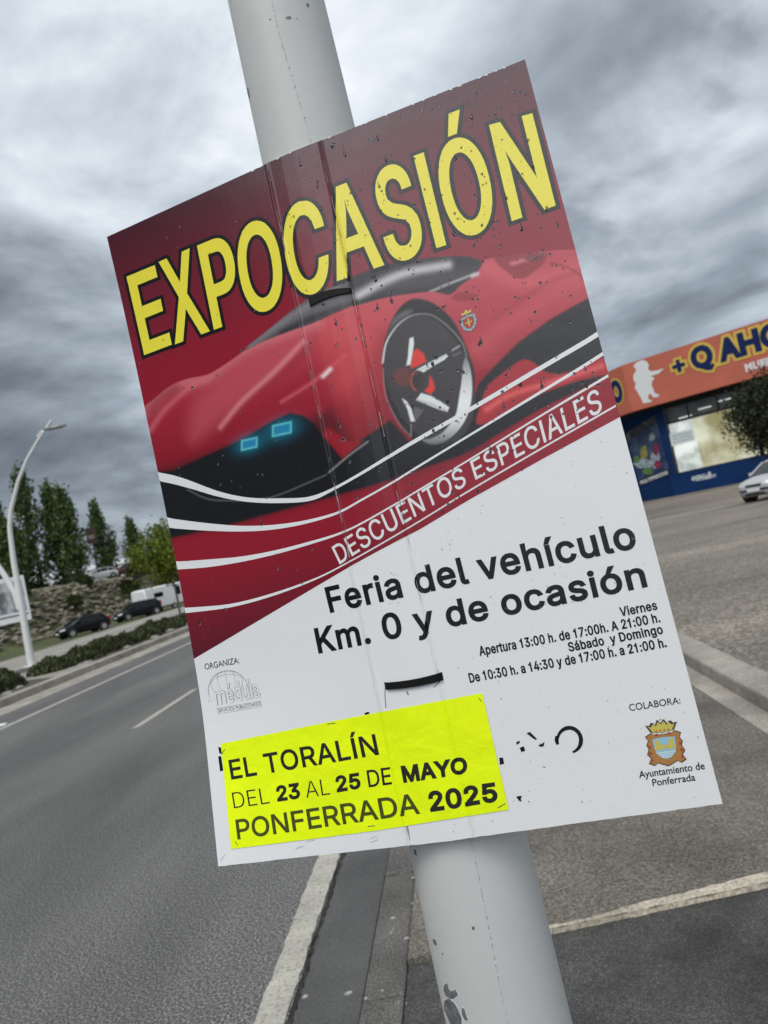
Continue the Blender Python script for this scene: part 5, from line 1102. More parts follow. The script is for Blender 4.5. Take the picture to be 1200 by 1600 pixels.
chips = [[(693, 1540), (699, 1536), (701, 1544), (705, 1549), (712, 1546), (716, 1554), (711, 1559), (704, 1561), (697, 1556), (694, 1549)],
         [(695, 1563), (702, 1560), (710, 1567), (716, 1577), (721, 1590), (722, 1604), (714, 1606), (704, 1600), (699, 1588), (694, 1577)],
         [(722, 1574), (726, 1576), (729, 1588), (732, 1594), (727, 1594), (722, 1585)],
         [(677, 1466), (681, 1468), (683, 1476), (680, 1477), (677, 1472)], [(647, 1326), (651, 1329), (652, 1337), (648, 1335)],
         [(446, 27), (452, 25), (456, 28), (453, 31), (447, 30)], [(478, 6), (482, 5), (483, 10), (480, 12)], [(386, 137), (388, 136), (391, 150), (390, 155), (387, 146)], [(420, 30), (424, 29), (423, 33)], [(737, 1448), (741, 1447), (742, 1452), (738, 1453)], [(462, 28), (465, 29), (464, 31)]]
b = MB()
for c in chips:
    P = chip(c); n = len(c)
    b.add(P, chip_faces(n))
    Q = chip([(x + (x - np.mean([q[0] for q in c])) * .16 + .5, y + (y - np.mean([q[1] for q in c])) * .12 - .5) for x, y in c], .00028); b.add(Q, chip_faces(n), 1)
b.build('paint_chips', [M_chip, M_chipe], column, fix=False)
b = MB(); b.box(-.17, .17, -.17, .17, -.03, .0); 
for dx in (-.13, .13):
    for dy in (-.13, .13): b.tube([(dx, dy, 0), (dx, dy, .05)], .014, 6); b.tube([(dx, dy, 0), (dx, dy, .018)], .024, 6)
b.tube([(0, 0, 0), (0, 0, .05)], .11, 32); b.build('base_plate', M_pole, column, bevel=.004)
top = paxis(7.5) - pbase
b = MB(); b.tube([tuple(top), tuple(top + np.array([-.3, 0, .35])), tuple(top + np.array([-1.2, 0, .6]))], [.05, .04, .035], 12); b.build('bracket', M_lampw, column, smooth=True)
h = MB(); rings = []
for u_, wv_, zt2, zb2 in [(0, .03, .03, -.02), (.12, .09, .05, -.03), (.35, .13, .06, -.035), (.6, .12, .04, -.03), (.78, .05, .015, -.015)]:
    rings.append([tuple(top + np.array([-1.1 - u_, y_, .6 + z_])) for y_, z_ in [(-wv_, zb2), (wv_, zb2), (wv_, zb2 + .02), (wv_ * .7, zt2), (-wv_ * .7, zt2), (-wv_, zb2 + .02)]])
h.loft(rings); h.build('luminaire', M_head, column, smooth=30)

# ------------------------------------------------------------------ the poster: a 70 x 100 cm fluted plastic board bent over the column
PC0 = np.array([-0.09659276, 1.08125684, 1.74313574])
PA = np.array([[0.97479137, 0.22291291, -0.00957208], [-0.220882, 0.97019141, 0.09969844], [0.03151082, -0.09507088, 0.99497166]])
PS, PN, PT = PA[:, 0], PA[:, 1], PA[:, 2]
HW, HH = 350.0, 500.6
KS = [-350, -51, -47.5, -45.5, -44, -41.5, -22, 0, 22, 38.5, 40.5, 42, 44, 47.5, 350]
KD = [0, 11.2, 13.0, 11.2, 12.8, 12.5, 13.8, 14.2, 13.8, 12.5, 12.8, 11.2, 13.0, 11.2, 0]
GY_ = [-501, -450, -395, -310, -255, -200, -50, 100, 280, 400, 501]; GD_ = [0, -7.5, -15, -27.5, -32.5, -33.5, -32, -26, -17.5, -9.5, 0]
_gy = np.linspace(-501, 501, 401); _gd = np.convolve(np.pad(np.interp(_gy, GY_, GD_), 20, mode='reflect', reflect_type='odd'), np.ones(41) / 41, 'valid')
def relief(x, y):
    """how far the board stands in front of its chord plane: pushed out over the column, left wing twisted back"""
    return np.interp(x, KS, KD) + np.interp(y, _gy, _gd) * np.clip((-np.asarray(x) - 50) / 300, 0, 1)
def pmap(x, y, lift=0.0):
    return tuple(PS * (x / 1000) + PT * (y / 1000) - PN * (relief(x, y) / 1000 + lift))
def mm(px, py):
    """photo measurement -> millimetres on the board"""
    d = 0.0
    r = ray(px, py)
    for _ in range(6):
        c = PC0 - PN * d / 1000
        P = CAM + r * (((c - CAM) @ PN) / (r @ PN)) - c
        x, y = float(P @ PS) * 1000, float(P @ PT) * 1000; d = float(relief(x, y))
    return (x, y)
def MM(pts): return [mm(*p) for p in pts]
PK = [k for k in KS[1:-1]] + list(range(-330, -60, 20))
def print_mat(name, col, rough=.22, attr=None, bump=.06):
    m = bpy.data.materials.new(name); m.use_nodes = True
    t = m.node_tree; bs = t.nodes['Principled BSDF']
    bs.inputs['Base Color'].default_value = tuple(col) + (1,); bs.inputs['Roughness'].default_value = rough; bs.inputs['Specular IOR Level'].default_value = .52
    tcn = t.nodes.new('ShaderNodeTexCoord')
    if attr:
        a = t.nodes.new('ShaderNodeAttribute'); a.attribute_name = attr; t.links.new(a.outputs['Color'], bs.inputs['Base Color'])
    n = t.nodes.new('ShaderNodeTexNoise'); n.inputs['Scale'].default_value = 9; n.inputs['Detail'].default_value = 4; t.links.new(tcn.outputs['Object'], n.inputs['Vector'])
    dt = t.nodes.new('ShaderNodeVectorMath'); dt.operation = 'DOT_PRODUCT'; dt.inputs[1].default_value = tuple(PS * 1000 / 4.6 * 2 * math.pi); t.links.new(tcn.outputs['Object'], dt.inputs[0])
    sn = t.nodes.new('ShaderNodeMath'); sn.operation = 'SINE'; t.links.new(dt.outputs['Value'], sn.inputs[0])
    md = t.nodes.new('ShaderNodeMath'); md.operation = 'MULTIPLY_ADD'; md.inputs[1].default_value = .010; t.links.new(sn.outputs[0], md.inputs[0]); t.links.new(n.outputs['Fac'], md.inputs[2])
    bp = t.nodes.new('ShaderNodeBump'); bp.inputs['Strength'].default_value = bump; bp.inputs['Distance'].default_value = .02
    t.links.new(md.outputs[0], bp.inputs['Height']); t.links.new(bp.outputs[0], bs.inputs['Normal'])
    return m
M_board = print_mat('board_white', (.74, .75, .76))
M_art = print_mat('car_print', (1, 0, 0), attr='print_colour')
M_ink = print_mat('black_ink', (.005, .005, .006)); M_yel = print_mat('yellow_ink', (.82, .72, .055)); M_wink = print_mat('white_ink', (.74, .75, .76))
M_gink = print_mat('grey_ink', (.10, .10, .11)); M_lgink = print_mat('pale_grey_ink', (.15, .155, .165))
M_edge = mat('board_edge', (.62, .63, .64), .6)
poster = empty('poster', tuple(PC0)); tag(poster, 'rain-spotted red and white motor fair poster creased round the white column', 'poster')
# board
xs = sorted(set(list(np.linspace(-HW, HW, 57)) + KS)); n = len(xs); ys = list(np.linspace(-HH, HH, 61)); m_ = len(ys)
jt = [rnd(-.35, .35) for _ in xs]; jb = [rnd(-.35, .35) for _ in xs]
def by(i, j): return ys[j] + (jb[i] if j == 0 else jt[i] if j == m_ - 1 else 0)
b = MB(); b.v = [pmap(xs[i], by(i, j), lf) for lf in (0, -.004) for j in range(m_) for i in range(n)]
I = lambda s_, i, j: s_ * n * m_ + j * n + i
for j in range(m_ - 1):
    for i in range(n - 1):
        b.f.append((I(0, i, j), I(0, i + 1, j), I(0, i + 1, j + 1), I(0, i, j + 1))); b.mi.append(0)
        b.f.append((I(1, i, j), I(1, i, j + 1), I(1, i + 1, j + 1), I(1, i + 1, j))); b.mi.append(1)
for i in range(n - 1):
    for j in (0, m_ - 1): b.f.append((I(0, i, j), I(0, i + 1, j), I(1, i + 1, j), I(1, i, j))); b.mi.append(1)
for j in range(m_ - 1):
    for i in (0, n - 1): b.f.append((I(0, i, j), I(0, i, j + 1), I(1, i, j + 1), I(1, i, j))); b.mi.append(1)
b.build('board', [M_board, M_edge], poster)

# ---- airbrushed car print: colours computed on a fine grid of vertices
edge_px = [(303, 1029.5), (546.7, 885), (658, 826), (733, 781), (848, 717), (962, 655.5)]
edge_mm = MM(edge_px); edge_mm[0] = (-HW, edge_mm[0][1] - (edge_mm[0][0] + HW) * .0); edge_mm[-1] = (HW, edge_mm[-1][1] + (HW - edge_mm[-1][0]) * .3)
def edge_y(x): return np.interp(x, [p[0] for p in edge_mm], [p[1] for p in edge_mm])
gx = np.array(sorted(set(np.round(list(np.linspace(-HW, HW, 521)), 3)) | set(KS))); ngy = 560
f01 = np.linspace(0, 1, ngy)
GX = np.repeat(gx[None], ngy, 0); yb_ = edge_y(gx); GY = yb_[None] + (HH - .2 - yb_[None]) * f01[:, None]
D = relief(GX, GY) / 1000
W = PS[None, None] * (GX[..., None] / 1000) + PT * (GY[..., None] / 1000) - PN * (D[..., None])
PP = proj(W + PC0); AX, AY = PP[..., 0], PP[..., 1]
def sdist(poly):
    P = np.array(poly, float); inside = np.zeros(AX.shape, bool); dmin = np.full(AX.shape, 1e9)
    for i in range(len(P)):
        a, c = P[i - 1], P[i]; e = c - a; wx, wy = AX - a[0], AY - a[1]
        tt = np.clip((wx * e[0] + wy * e[1]) / (e @ e + 1e-9), 0, 1); dmin = np.minimum(dmin, (wx - e[0] * tt) ** 2 + (wy - e[1] * tt) ** 2)
        c1 = (a[1] <= AY) != (c[1] <= AY)
        with np.errstate(divide='ignore', invalid='ignore'):
            xi = a[0] + (AY - a[1]) / (c[1] - a[1] if c[1] != a[1] else 1e-9) * e[0]
        inside ^= c1 & (AX < xi)
    d = np.sqrt(dmin); return np.where(inside, -d, d)
def spline(pts, k=6):
    """smooth closed outline through points"""
    P = np.array(pts, float); n = len(P); out = []
    for i in range(n):
        p0, p1, p2, p3 = P[i - 1], P[i], P[(i + 1) % n], P[(i + 2) % n]
        for j in range(k):
            t = j / k; out.append(.5 * (2 * p1 + (p2 - p0) * t + (2 * p0 - 5 * p1 + 4 * p2 - p3) * t * t + (3 * p1 - p0 - 3 * p2 + p3) * t ** 3))
    return out
def ospline(pts, k=8):
    P = np.array(pts, float); P = np.vstack([2 * P[0] - P[1], P, 2 * P[-1] - P[-2]]); out = []
    for i in range(1, len(P) - 2):
        p0, p1, p2, p3 = P[i - 1:i + 3]
        for j in range(k):
            t = j / k; out.append(.5 * (2 * p1 + (p2 - p0) * t + (2 * p0 - 5 * p1 + 4 * p2 - p3) * t * t + (3 * p1 - p0 - 3 * p2 + p3) * t ** 3))
    return out + [P[-2]]
def ldist(pts):
    P = np.array(pts, float); dmin = np.full(AX.shape, 1e9)
    for i in range(1, len(P)):
        a, c = P[i - 1], P[i]; e = c - a; tt = np.clip(((AX - a[0]) * e[0] + (AY - a[1]) * e[1]) / (e @ e + 1e-9), 0, 1)
        dmin = np.minimum(dmin, (AX - a[0] - e[0] * tt) ** 2 + (AY - a[1] - e[1] * tt) ** 2)
    return np.sqrt(dmin)
def sl(r, g, b): return np.array(lin((r, g, b)))
def lerp_cols(v, stops):
    return np.stack([np.interp(v, [s[0] for s in stops], [s[1][k] for s in stops]) for k in range(3)], -1)
IMG = lerp_cols(GY, [(-330, sl(62, 20, 32)), (-190, sl(92, 22, 36)), (-60, sl(142, 24, 42)), (120, sl(150, 22, 40)), (260, sl(140, 22, 42)), (360, sl(112, 26, 42)), (500, sl(70, 24, 36))])
def put(mask, col):
    global IMG
    IMG = IMG * (1 - mask[..., None]) + np.asarray(col) * mask[..., None]
def sm(d, f): x = np.clip(.5 - d / f, 0, 1); return x * x * (3 - 2 * x)
def glow(d, r): return np.exp(-(d / r) ** 2)
# red bodywork
body = spline([(222, 645), (243, 622), (267, 603), (293, 592), (323, 586), (345, 574), (370, 557), (392, 541), (430, 524), (493, 502), (545, 481), (600, 462), (650, 455), (700, 452), (735, 428), (753, 408), (790, 401), (837, 394), (905, 391), (930, 410), (935, 470), (913, 470), (860, 499), (810, 535), (773, 571), (747, 583), (720, 640), (640, 690), (560, 722), (535, 716), (503, 678), (473, 650), (453, 646), (423, 660), (377, 687), (320, 712), (270, 735), (240, 741), (225, 700)], 5)
bd = sdist(body); bm_ = sm(bd, 3)
bodyc = lerp_cols(AY - .18 * (600 - AX), [(470, sl(186, 76, 86)), (540, sl(172, 50, 64)), (590, sl(156, 34, 50)), (650, sl(140, 22, 38)), (740, sl(118, 16, 30))])
put(bm_, bodyc)
rear = sm(sdist([(700, 455), (753, 408), (790, 401), (905, 391), (935, 410), (935, 460), (880, 478), (820, 520), (760, 575), (735, 560)]), 40)
put(rear * bm_ * .7, sl(182, 56, 70))
put(bm_ * glow(ldist(ospline([(760, 420), (830, 440), (935, 405)])), 16) * .5, sl(214, 96, 104))
put(bm_ * glow(ldist(ospline([(745, 545), (800, 500), (930, 425)])), 16) * .3, sl(212, 92, 100))
put(bm_ * glow(ldist(ospline([(770, 500), (850, 445), (915, 420)])), 5) * .35, sl(150, 30, 42))
put(bm_ * glow(ldist(ospline([(860, 410), (900, 425), (930, 462)])), 1.6) * .7, sl(120, 24, 36))
# bonnet folds and lights
put(bm_ * glow(ldist(ospline([(227, 640), (262, 606), (322, 588), (380, 548), (440, 523), (500, 503)])), 12) * .55, sl(216, 128, 134))
put(bm_ * sm(sdist(spline([(300, 640), (330, 600), (392, 556), (470, 528), (480, 545), (420, 600), (350, 655), (300, 690)])), 40) * .55, sl(196, 88, 98))
put(bm_ * glow(ldist(ospline([(345, 668), (378, 628), (430, 580), (474, 534)])), 4.5) * .7, sl(226, 140, 146))
put(bm_ * glow(ldist(ospline([(352, 672), (388, 632), (438, 588), (480, 545)])), 9) * .45, sl(140, 20, 36))
put(bm_ * glow(ldist(ospline([(235, 672), (258, 640), (296, 606), (330, 590)])), 5) * .5, sl(214, 110, 118))
put(bm_ * glow(ldist(ospline([(236, 640), (250, 622), (275, 606)])), 9) * .5, sl(128, 22, 36))
put(bm_ * glow(ldist(ospline([(440, 628), (490, 596), (540, 555)])), 3.2) * .5, sl(214, 104, 110))
put(bm_ * glow(ldist(ospline([(430, 622), (480, 588), (532, 548)])), 6) * .35, sl(148, 26, 40))
put(bm_ * sm(sdist(spline([(500, 500), (560, 482), (610, 466), (618, 480), (596, 520), (590, 590), (560, 640), (520, 600)])), 46) * .6, sl(206, 70, 74))
put(bm_ * sm(sdist(spline([(600, 520), (602, 590), (580, 650), (540, 700), (512, 668), (555, 600)])), 30) * .55, sl(150, 28, 36))
put(glow(ldist([(505, 588), (516, 577)]), 3.4) * .9, sl(236, 214, 214))
# glasshouse
glass = spline([(378, 549), (410, 523), (443, 496), (478, 469), (510, 452), (553, 431), (603, 413), (653, 404.5), (700, 400.5), (733, 401), (753, 411), (741, 430), (720, 446), (703, 460), (677, 456), (650, 458), (603, 465), (560, 476.5), (543, 480), (493, 503), (443, 521), (410, 534)], 5)
gd = sdist(glass); gm = sm(gd, 3.5)
put(gm, sl(44, 42, 45))
put(gm * glow(ldist(ospline([(470, 494), (530, 468), (600, 447), (660, 441), (740, 425)])), 11) * .45, sl(88, 84, 88))
put(gm * glow(ldist(ospline([(560, 462), (600, 440), (640, 425), (700, 414)])), 7) * .9, sl(196, 194, 196))
put(gm * sm(sdist([(378, 549), (440, 496), (500, 456), (545, 432), (545, 478), (470, 510)]), 30) * .6, sl(112, 108, 112))
put(gm * glow(ldist(ospline([(390, 540), (430, 510), (480, 478), (525, 455)])), 7) * .5, sl(150, 146, 150))
put(gm * glow(ldist(ospline([(440, 520), (480, 500), (540, 478), (600, 462)])), 5) * .6, sl(30, 28, 31))
put(gm * glow(ldist(ospline([(672, 456), (700, 444), (742, 428)])), 2) * .8, sl(176, 172, 174))
put(glow(ldist([(738, 431), (746, 428)]), 3) * .8, sl(206, 204, 206))
# air scoop behind the cabin
put(sm(sdist(spline([(772, 404), (796, 399), (822, 395), (853, 393), (852, 408), (835, 424), (816, 436), (796, 428)])), 4) * .8, sl(132, 34, 42))
put(glow(ldist(ospline([(800, 412), (826, 404), (848, 396)])), 3.5) * .8, sl(206, 120, 124))
put(sm(sdist(spline([(818, 404), (836, 396), (851, 395), (846, 404), (832, 409)])), 3) * .7, sl(84, 30, 36))
put(sm(sdist(spline([(705, 466), (718, 457), (748, 461), (732, 470), (714, 470)])), 3) * .6, sl(134, 26, 38))
# dark lower body, sills and shadow on the ground
low = [(236, 738), (270, 735), (320, 712), (377, 687), (423, 659), (453, 645), (473, 649), (492, 662), (505, 680), (535, 717), (563, 688), (583, 674), (610, 656), (640, 690), (690, 690), (735, 640), (747, 600), (773, 572), (810, 535), (860, 499), (913, 469), (950, 452), (960, 580), (905, 610), (843, 640), (767, 686), (720, 712), (660, 732), (610, 750), (563, 764), (510, 779), (443, 797), (360, 820), (300, 834), (262, 842)]
ld_ = sdist(low); put(sm(ld_, 6), sl(27, 26, 29))
put(sm(sdist([(236, 738), (520, 640), (560, 700), (640, 720), (760, 660), (760, 700), (610, 752), (360, 822), (262, 842)]), 26) * .6, sl(18, 18, 21))
put(sm(sdist([(505, 680), (512, 668), (546, 690), (566, 690), (536, 716)]), 8), sl(150, 24, 38))
skirt = spline([(745, 662), (752, 630), (760, 606), (776, 590), (795, 576), (817, 562), (834, 567), (857, 583), (895, 580), (928, 562), (958, 560), (958, 582), (900, 596), (830, 622), (775, 655)], 5)
sk = sm(sdist(skirt), 5); put(sk, sl(166, 38, 48))
put(sk * glow(ldist(ospline([(760, 640), (800, 616), (860, 598), (940, 572)])), 5) * .8, sl(226, 92, 92))
put(glow(ldist(ospline([(514, 738), (545, 712), (575, 690)])), 1.5) * .7, sl(150, 148, 150))
put(glow(ldist(ospline([(293, 765), (320, 778), (350, 782), (420, 778), (510, 742)])), 1.3) * .5, sl(120, 118, 122))
# headlamps
for cx, cy, a_, b_ in ((389.5, 693.5, 11.5, 7), (440.5, 670.5, 14, 8)):
    ux, uy = AX - cx, AY - cy; q1 = ux * .97 - uy * -.26; q2 = ux * .26 * -0 + uy + ux * .22
    put(np.exp(-((ux / (a_ * 1.9)) ** 2 + ((uy + ux * .22) / (b_ * 2.1)) ** 2) * 1.1) * .95, sl(16, 112, 138))
    dr = np.maximum(np.abs(ux) - a_, np.abs(uy + ux * .22) - b_)
    put(sm(dr, 5) * .85, sl(40, 132, 178)); put(glow(dr, 1.7) * .75, sl(104, 204, 208))
# wheel
wc = np.array([670.5, 592.5]); A_ = np.array([69.5, 8.0]); B_ = np.array([16.5, 101.0]); Mi = np.linalg.inv(np.stack([A_, B_], 1))
qx = AX - wc[0]; qy = AY - wc[1]; ea = Mi[0, 0] * qx + Mi[0, 1] * qy; eb = Mi[1, 0] * qx + Mi[1, 1] * qy; er = np.sqrt(ea ** 2 + eb ** 2)
def Z6(pts): return [(580 + x / 6, 450 + y / 6) for x, y in pts]
arch = spline(Z6([(106, 640), (165, 370), (250, 205), (340, 122), (430, 100), (560, 130), (680, 212), (780, 325), (880, 520), (965, 780), (960, 1000), (900, 1240), (700, 1500), (400, 1430), (170, 1080)]), 6)
put(sm(sdist(arch), 4), sl(36, 33, 35))
put(sm(sdist(spline(Z6([(165, 440), (205, 300), (300, 222), (385, 205), (350, 262), (235, 360), (160, 500)]))), 7) * .7, sl(108, 104, 106))
put(sm((er - 1) * 70, 3), sl(60, 56, 58))
rim = ospline(Z6([(108, 700), (140, 520), (230, 370), (350, 272), (480, 242), (600, 272), (740, 380), (850, 510), (895, 640)]))
rw = np.clip((660 - AX) / 60, .25, 1)
put(glow(ldist(rim), 1.5) * .9 * rw, sl(214, 212, 214))
put(glow(ldist(ospline(Z6([(112, 760), (125, 960), (160, 1080), (260, 1270), (370, 1390)]))), 1.2) * .55, sl(140, 136, 140))
put(glow(ldist(Z6([(373, 1280), (375, 1385)])), 1.2) * .6, sl(150, 148, 150))
cres = sdist(spline(Z6([(888, 645), (925, 740), (946, 900), (936, 1060), (905, 1180), (850, 1290), (760, 1390), (650, 1455), (560, 1466), (480, 1424), (560, 1412), (660, 1362), (740, 1275), (792, 1190), (812, 1110), (832, 980), (850, 860), (862, 720)]), 6))
put(sm(cres, 3.5), lerp_cols(AY, [(555, sl(96, 94, 96)), (585, sl(190, 192, 194)), (625, sl(232, 236, 236)), (655, sl(222, 226, 226)), (682, sl(150, 152, 152)), (696, sl(96, 96, 98))]))
put(sm(sdist(Z6([(765, 1245), (835, 1268), (800, 1235)])), 2) * .9, sl(44, 42, 44)); put(sm(sdist(Z6([(825, 1210), (860, 1218), (838, 1228)])), 2) * .8, sl(60, 58, 60))
put(sm(sdist(spline(Z6([(205, 800), (300, 740), (370, 800), (380, 880), (300, 915), (215, 870)]))), 9) * .8, sl(112, 58, 54))
for poly, c in ((Z6([(395, 592), (430, 570), (490, 612), (516, 690), (430, 735), (368, 756), (385, 660)]), (222, 52, 46)), (Z6([(550, 822), (580, 870), (600, 950), (560, 996), (500, 966), (545, 910)]), (226, 56, 46))):
    put(sm(sdist(poly), 4) * .95, sl(*c))
for poly in (Z6([(360, 472), (394, 460), (401, 520), (386, 620), (368, 722), (330, 726), (345, 640), (353, 540)]), Z6([(702, 620), (720, 642), (690, 670), (575, 735), (492, 790), (425, 766), (560, 692)]), Z6([(468, 985), (560, 1012), (650, 1065), (732, 1120), (716, 1160), (640, 1140), (420, 1050)]), Z6([(288, 1034), (330, 1060), (375, 1130), (411, 1250), (370, 1250), (342, 1140)])):
    put(sm(sdist(poly), 3), sl(222, 226, 226))
put(glow(ldist(Z6([(425, 785), (560, 715), (690, 640)])), 2) * .25, sl(120, 118, 120)); put(glow(ldist(Z6([(430, 1050), (560, 1085), (700, 1150)])), 2) * .4, sl(110, 108, 110))
put(sm(sdist(Z6([(395, 1110), (490, 1138), (462, 1190), (415, 1252)])), 3) * .7, sl(108, 106, 108))
put(glow(ldist(Z6([(750, 590), (826, 545)])), 1.6) * .8, sl(170, 168, 170)); put(glow(ldist(Z6([(770, 632), (830, 608)])), 1.6) * .5, sl(130, 128, 130))
hx_ = np.hypot((AX - 653.5) / 11.2, (AY - 595) / 15.4) - 1
put(sm(hx_ * 12, 3), sl(60, 52, 53)); put(glow(hx_ * 12, 1.3) * np.clip((655 - AX) / 8, 0, 1) * .8, sl(196, 76, 66)); put(sm(hx_ * 12 + 3, 4) * .6, sl(44, 40, 42))
IMG = np.clip(IMG, 0, 1)
nx_, ny_ = len(gx), ngy
V = (PS * (GX[..., None] / 1000) + PT * (GY[..., None] / 1000) - PN * (D[..., None] + .00012)).reshape(-1, 3)
idx = np.arange(nx_ * ny_).reshape(ny_, nx_)
Q = np.stack([idx[:-1, :-1], idx[:-1, 1:], idx[1:, 1:], idx[1:, :-1]], -1).reshape(-1, 4)
me = bpy.data.meshes.new('car_picture'); me.vertices.add(len(V)); me.vertices.foreach_set('co', V.astype(np.float32).ravel())
me.loops.add(Q.size); me.loops.foreach_set('vertex_index', Q.astype(np.int32).ravel()); me.polygons.add(len(Q)); me.polygons.foreach_set('loop_start', np.arange(0, Q.size, 4, dtype=np.int32))
me.update(calc_edges=True)
ca = me.color_attributes.new('print_colour', 'FLOAT_COLOR', 'POINT'); ca.data.foreach_set('color', np.concatenate([IMG.reshape(-1, 3), np.ones((len(V), 1))], 1).astype(np.float32).ravel())
me.materials.append(M_art); o = bpy.data.objects.new('car_picture', me); COL.objects.link(o); o.parent = poster

# ---- white swooshes
def band(top, bot): return [[MM(ospline(top, 5)) + MM(ospline(bot, 5))[::-1]]]
def clampx(polys): return [[[(max(-HW, min(HW, x)), y) for x, y in c] for c in g] for g in polys]
st1 = band([(244, 737.5), (268, 742), (293, 749.5), (343, 768), (390, 777.5), (443, 778.5), (483, 776), (518, 763), (563, 738), (610, 709), (660, 679), (733, 637), (833, 578), (937, 517)], [(247.5, 751.5), (270, 756), (300, 764), (343, 776.5), (390, 784.5), (443, 786), (487, 782), (520, 767), (563, 743), (610, 715), (660, 686), (733, 644.5), (833, 586), (938, 525)])
st2 = band([(259, 809), (320, 817), (377, 821.5), (427, 820), (477, 813), (527, 799.5), (563, 780.5), (610, 754), (660, 723), (747, 670), (945, 549)], [(262.5, 825), (320, 829), (377, 830.5), (427, 827.5), (477, 818.5), (527, 803.5), (563, 784), (610, 757.5), (660, 727), (747, 674), (946, 554.5)])
st3 = band([(272, 878), (327, 874), (377, 869.5), (427, 860.5), (477, 848), (533, 831), (580, 808), (660, 761), (747, 708.5), (850, 645), (950, 585)], [(276.5, 890), (327, 886), (377, 878), (427, 867), (477, 853), (533, 834.5), (580, 811), (660, 764), (747, 711.5), (850, 648.5), (951, 589)])
st4 = band([(287.5, 950), (360, 943.5), (427, 926.5), (493, 903), (543, 878), (593, 850), (660, 810.5), (733, 765.5), (850, 697), (962, 632.5)], [(290, 958), (360, 949), (427, 931), (493, 906), (543, 880.5), (593, 852.5), (660, 813), (733, 768.3), (850, 700), (962.5, 635.5)])
flat_mesh('white_swooshes', [(clampx(st1 + st2 + st3 + st4), 0, .00022)], pmap, M_wink, poster, PK)
# ---- lettering
def T(font, text, base, top, bold=0.0, track=0.0): return text_polys(font, text, MM(base), MM(top), bold, track)
TB = MM([(225, 556), (869, 322)]); TT = MM([(197, 432), (400, 345), (535, 290), (646, 245.5), (832, 176)])
tq = [('E', (225, 556), (269.5, 539), (243, 413), (197, 432)), ('X', (274, 539), (328, 518.5), (297, 387), (247, 409)), ('P', (334, 516.5), (384, 498), (358, 362.5), (307, 383.5)),
      ('O', (384, 497.5), (451, 473), (428, 334), (362, 360)), ('C', (457, 471), (521, 448), (500, 303), (434, 331)), ('A', (526.5, 440.5), (601, 415), (572, 272), (494, 303)),
      ('S', (608, 415.5), (667.5, 393), (635, 248), (577, 271.5)), ('I', (682, 388), (697.5, 383), (662, 238), (646, 244)), ('Ó', (706, 380), (783, 351), (748, 203), (672, 232)), ('N', (799, 347), (869.5, 322), (832.5, 176), (763, 195))]
g1, g2 = [], []
for ch, b0, b1, t1, t0 in tq:
    qd = MM([b0, b1, t1, t0])
    g1.append(glyph_in(GROTESK, ch, *qd, bold=3.0 if ch != 'I' else 0.0, inset=3.8 if ch != 'I' else 0)); g2.append(glyph_in(GROTESK, ch, *qd, bold=8.6 if ch != 'I' else 5.5, inset=3.8 if ch != 'I' else 0))
flat_mesh('title_lettering', [(g2, 0, .00030), (g1, 1, .00042)], pmap, [M_ink, M_yel], poster, PK)
flat_mesh('slogan_lettering', [(T(GROTESK, 'DESCUENTOS ESPECIALES', [(531, 882), (607, 834), (673, 792), (733, 755.5), (893, 669), (942, 642)], [(518, 855), (607, 797), (668, 760), (723, 727), (885, 633), (934, 606)], .35, .03), 0, .0003)], pmap, M_wink, poster, PK)
flat_mesh('headline_lettering', [(T(GROTESK, 'Feria del vehículo', [(516, 958), (997, 856)], [(506.5, 918), (985, 812)], 1.4, .05) + T(GROTESK, 'Km. 0 y de ocasión', [(498, 1021.5), (1012.5, 917)], [(490, 982), (1002, 876)], 1.4, .05), 0, .0003)], pmap, M_ink, poster, PK)
hrs = (T(GROTESK, 'Viernes', [(970, 963.5), (1028, 952.5)], [(967, 949), (1024, 938)], .48, .05)
       + T(GROTESK, 'Apertura 13:00 h. de 17:00h. A 21:00 h.', [(750, 1025), (1032.5, 972)], [(747, 1010), (1029, 957)], .48, .05)
       + T(GROTESK, 'Sábado  y Domingo', [(889.6, 1018.5), (1037, 990)], [(886, 1004), (1033, 975.5)], .48, .05)
       + T(GROTESK, 'De 10:30 h. a 14:30 y de 17:00 h. a 21:00 h.', [(734.6, 1067), (1042.5, 1011)], [(731, 1052), (1039, 996)], .48, .05))
flat_mesh('opening_hours_lettering', [(hrs, 0, .0003)], pmap, M_ink, poster, PK)
flat_mesh('organiser_heading', [(T(HUMANIST, 'ORGANIZA:', [(320.7, 1046.5), (374.5, 1036)], [(319, 1037.5), (373, 1026.5)], 0), 0, .0003)], pmap, M_ink, poster, PK)
flat_mesh('sponsor_heading', [(T(HUMANIST, 'COLABORA:', [(984, 1111), (1063.5, 1099)], [(982, 1100.5), (1062, 1088.5)], .05), 0, .0003)], pmap, M_ink, poster, PK)
flat_mesh('sponsor_lettering', [(T(HUMANIST, 'Ayuntamiento de', [(999, 1216), (1101.6, 1201.5)], [(997.3, 1205), (1099.5, 1190)], .15) + T(HUMANIST, 'Ponferrada', [(1020, 1228.5), (1087, 1219.5)], [(1018.5, 1217.5), (1085, 1208)], .15), 0, .0003)], pmap, M_ink, poster, PK)
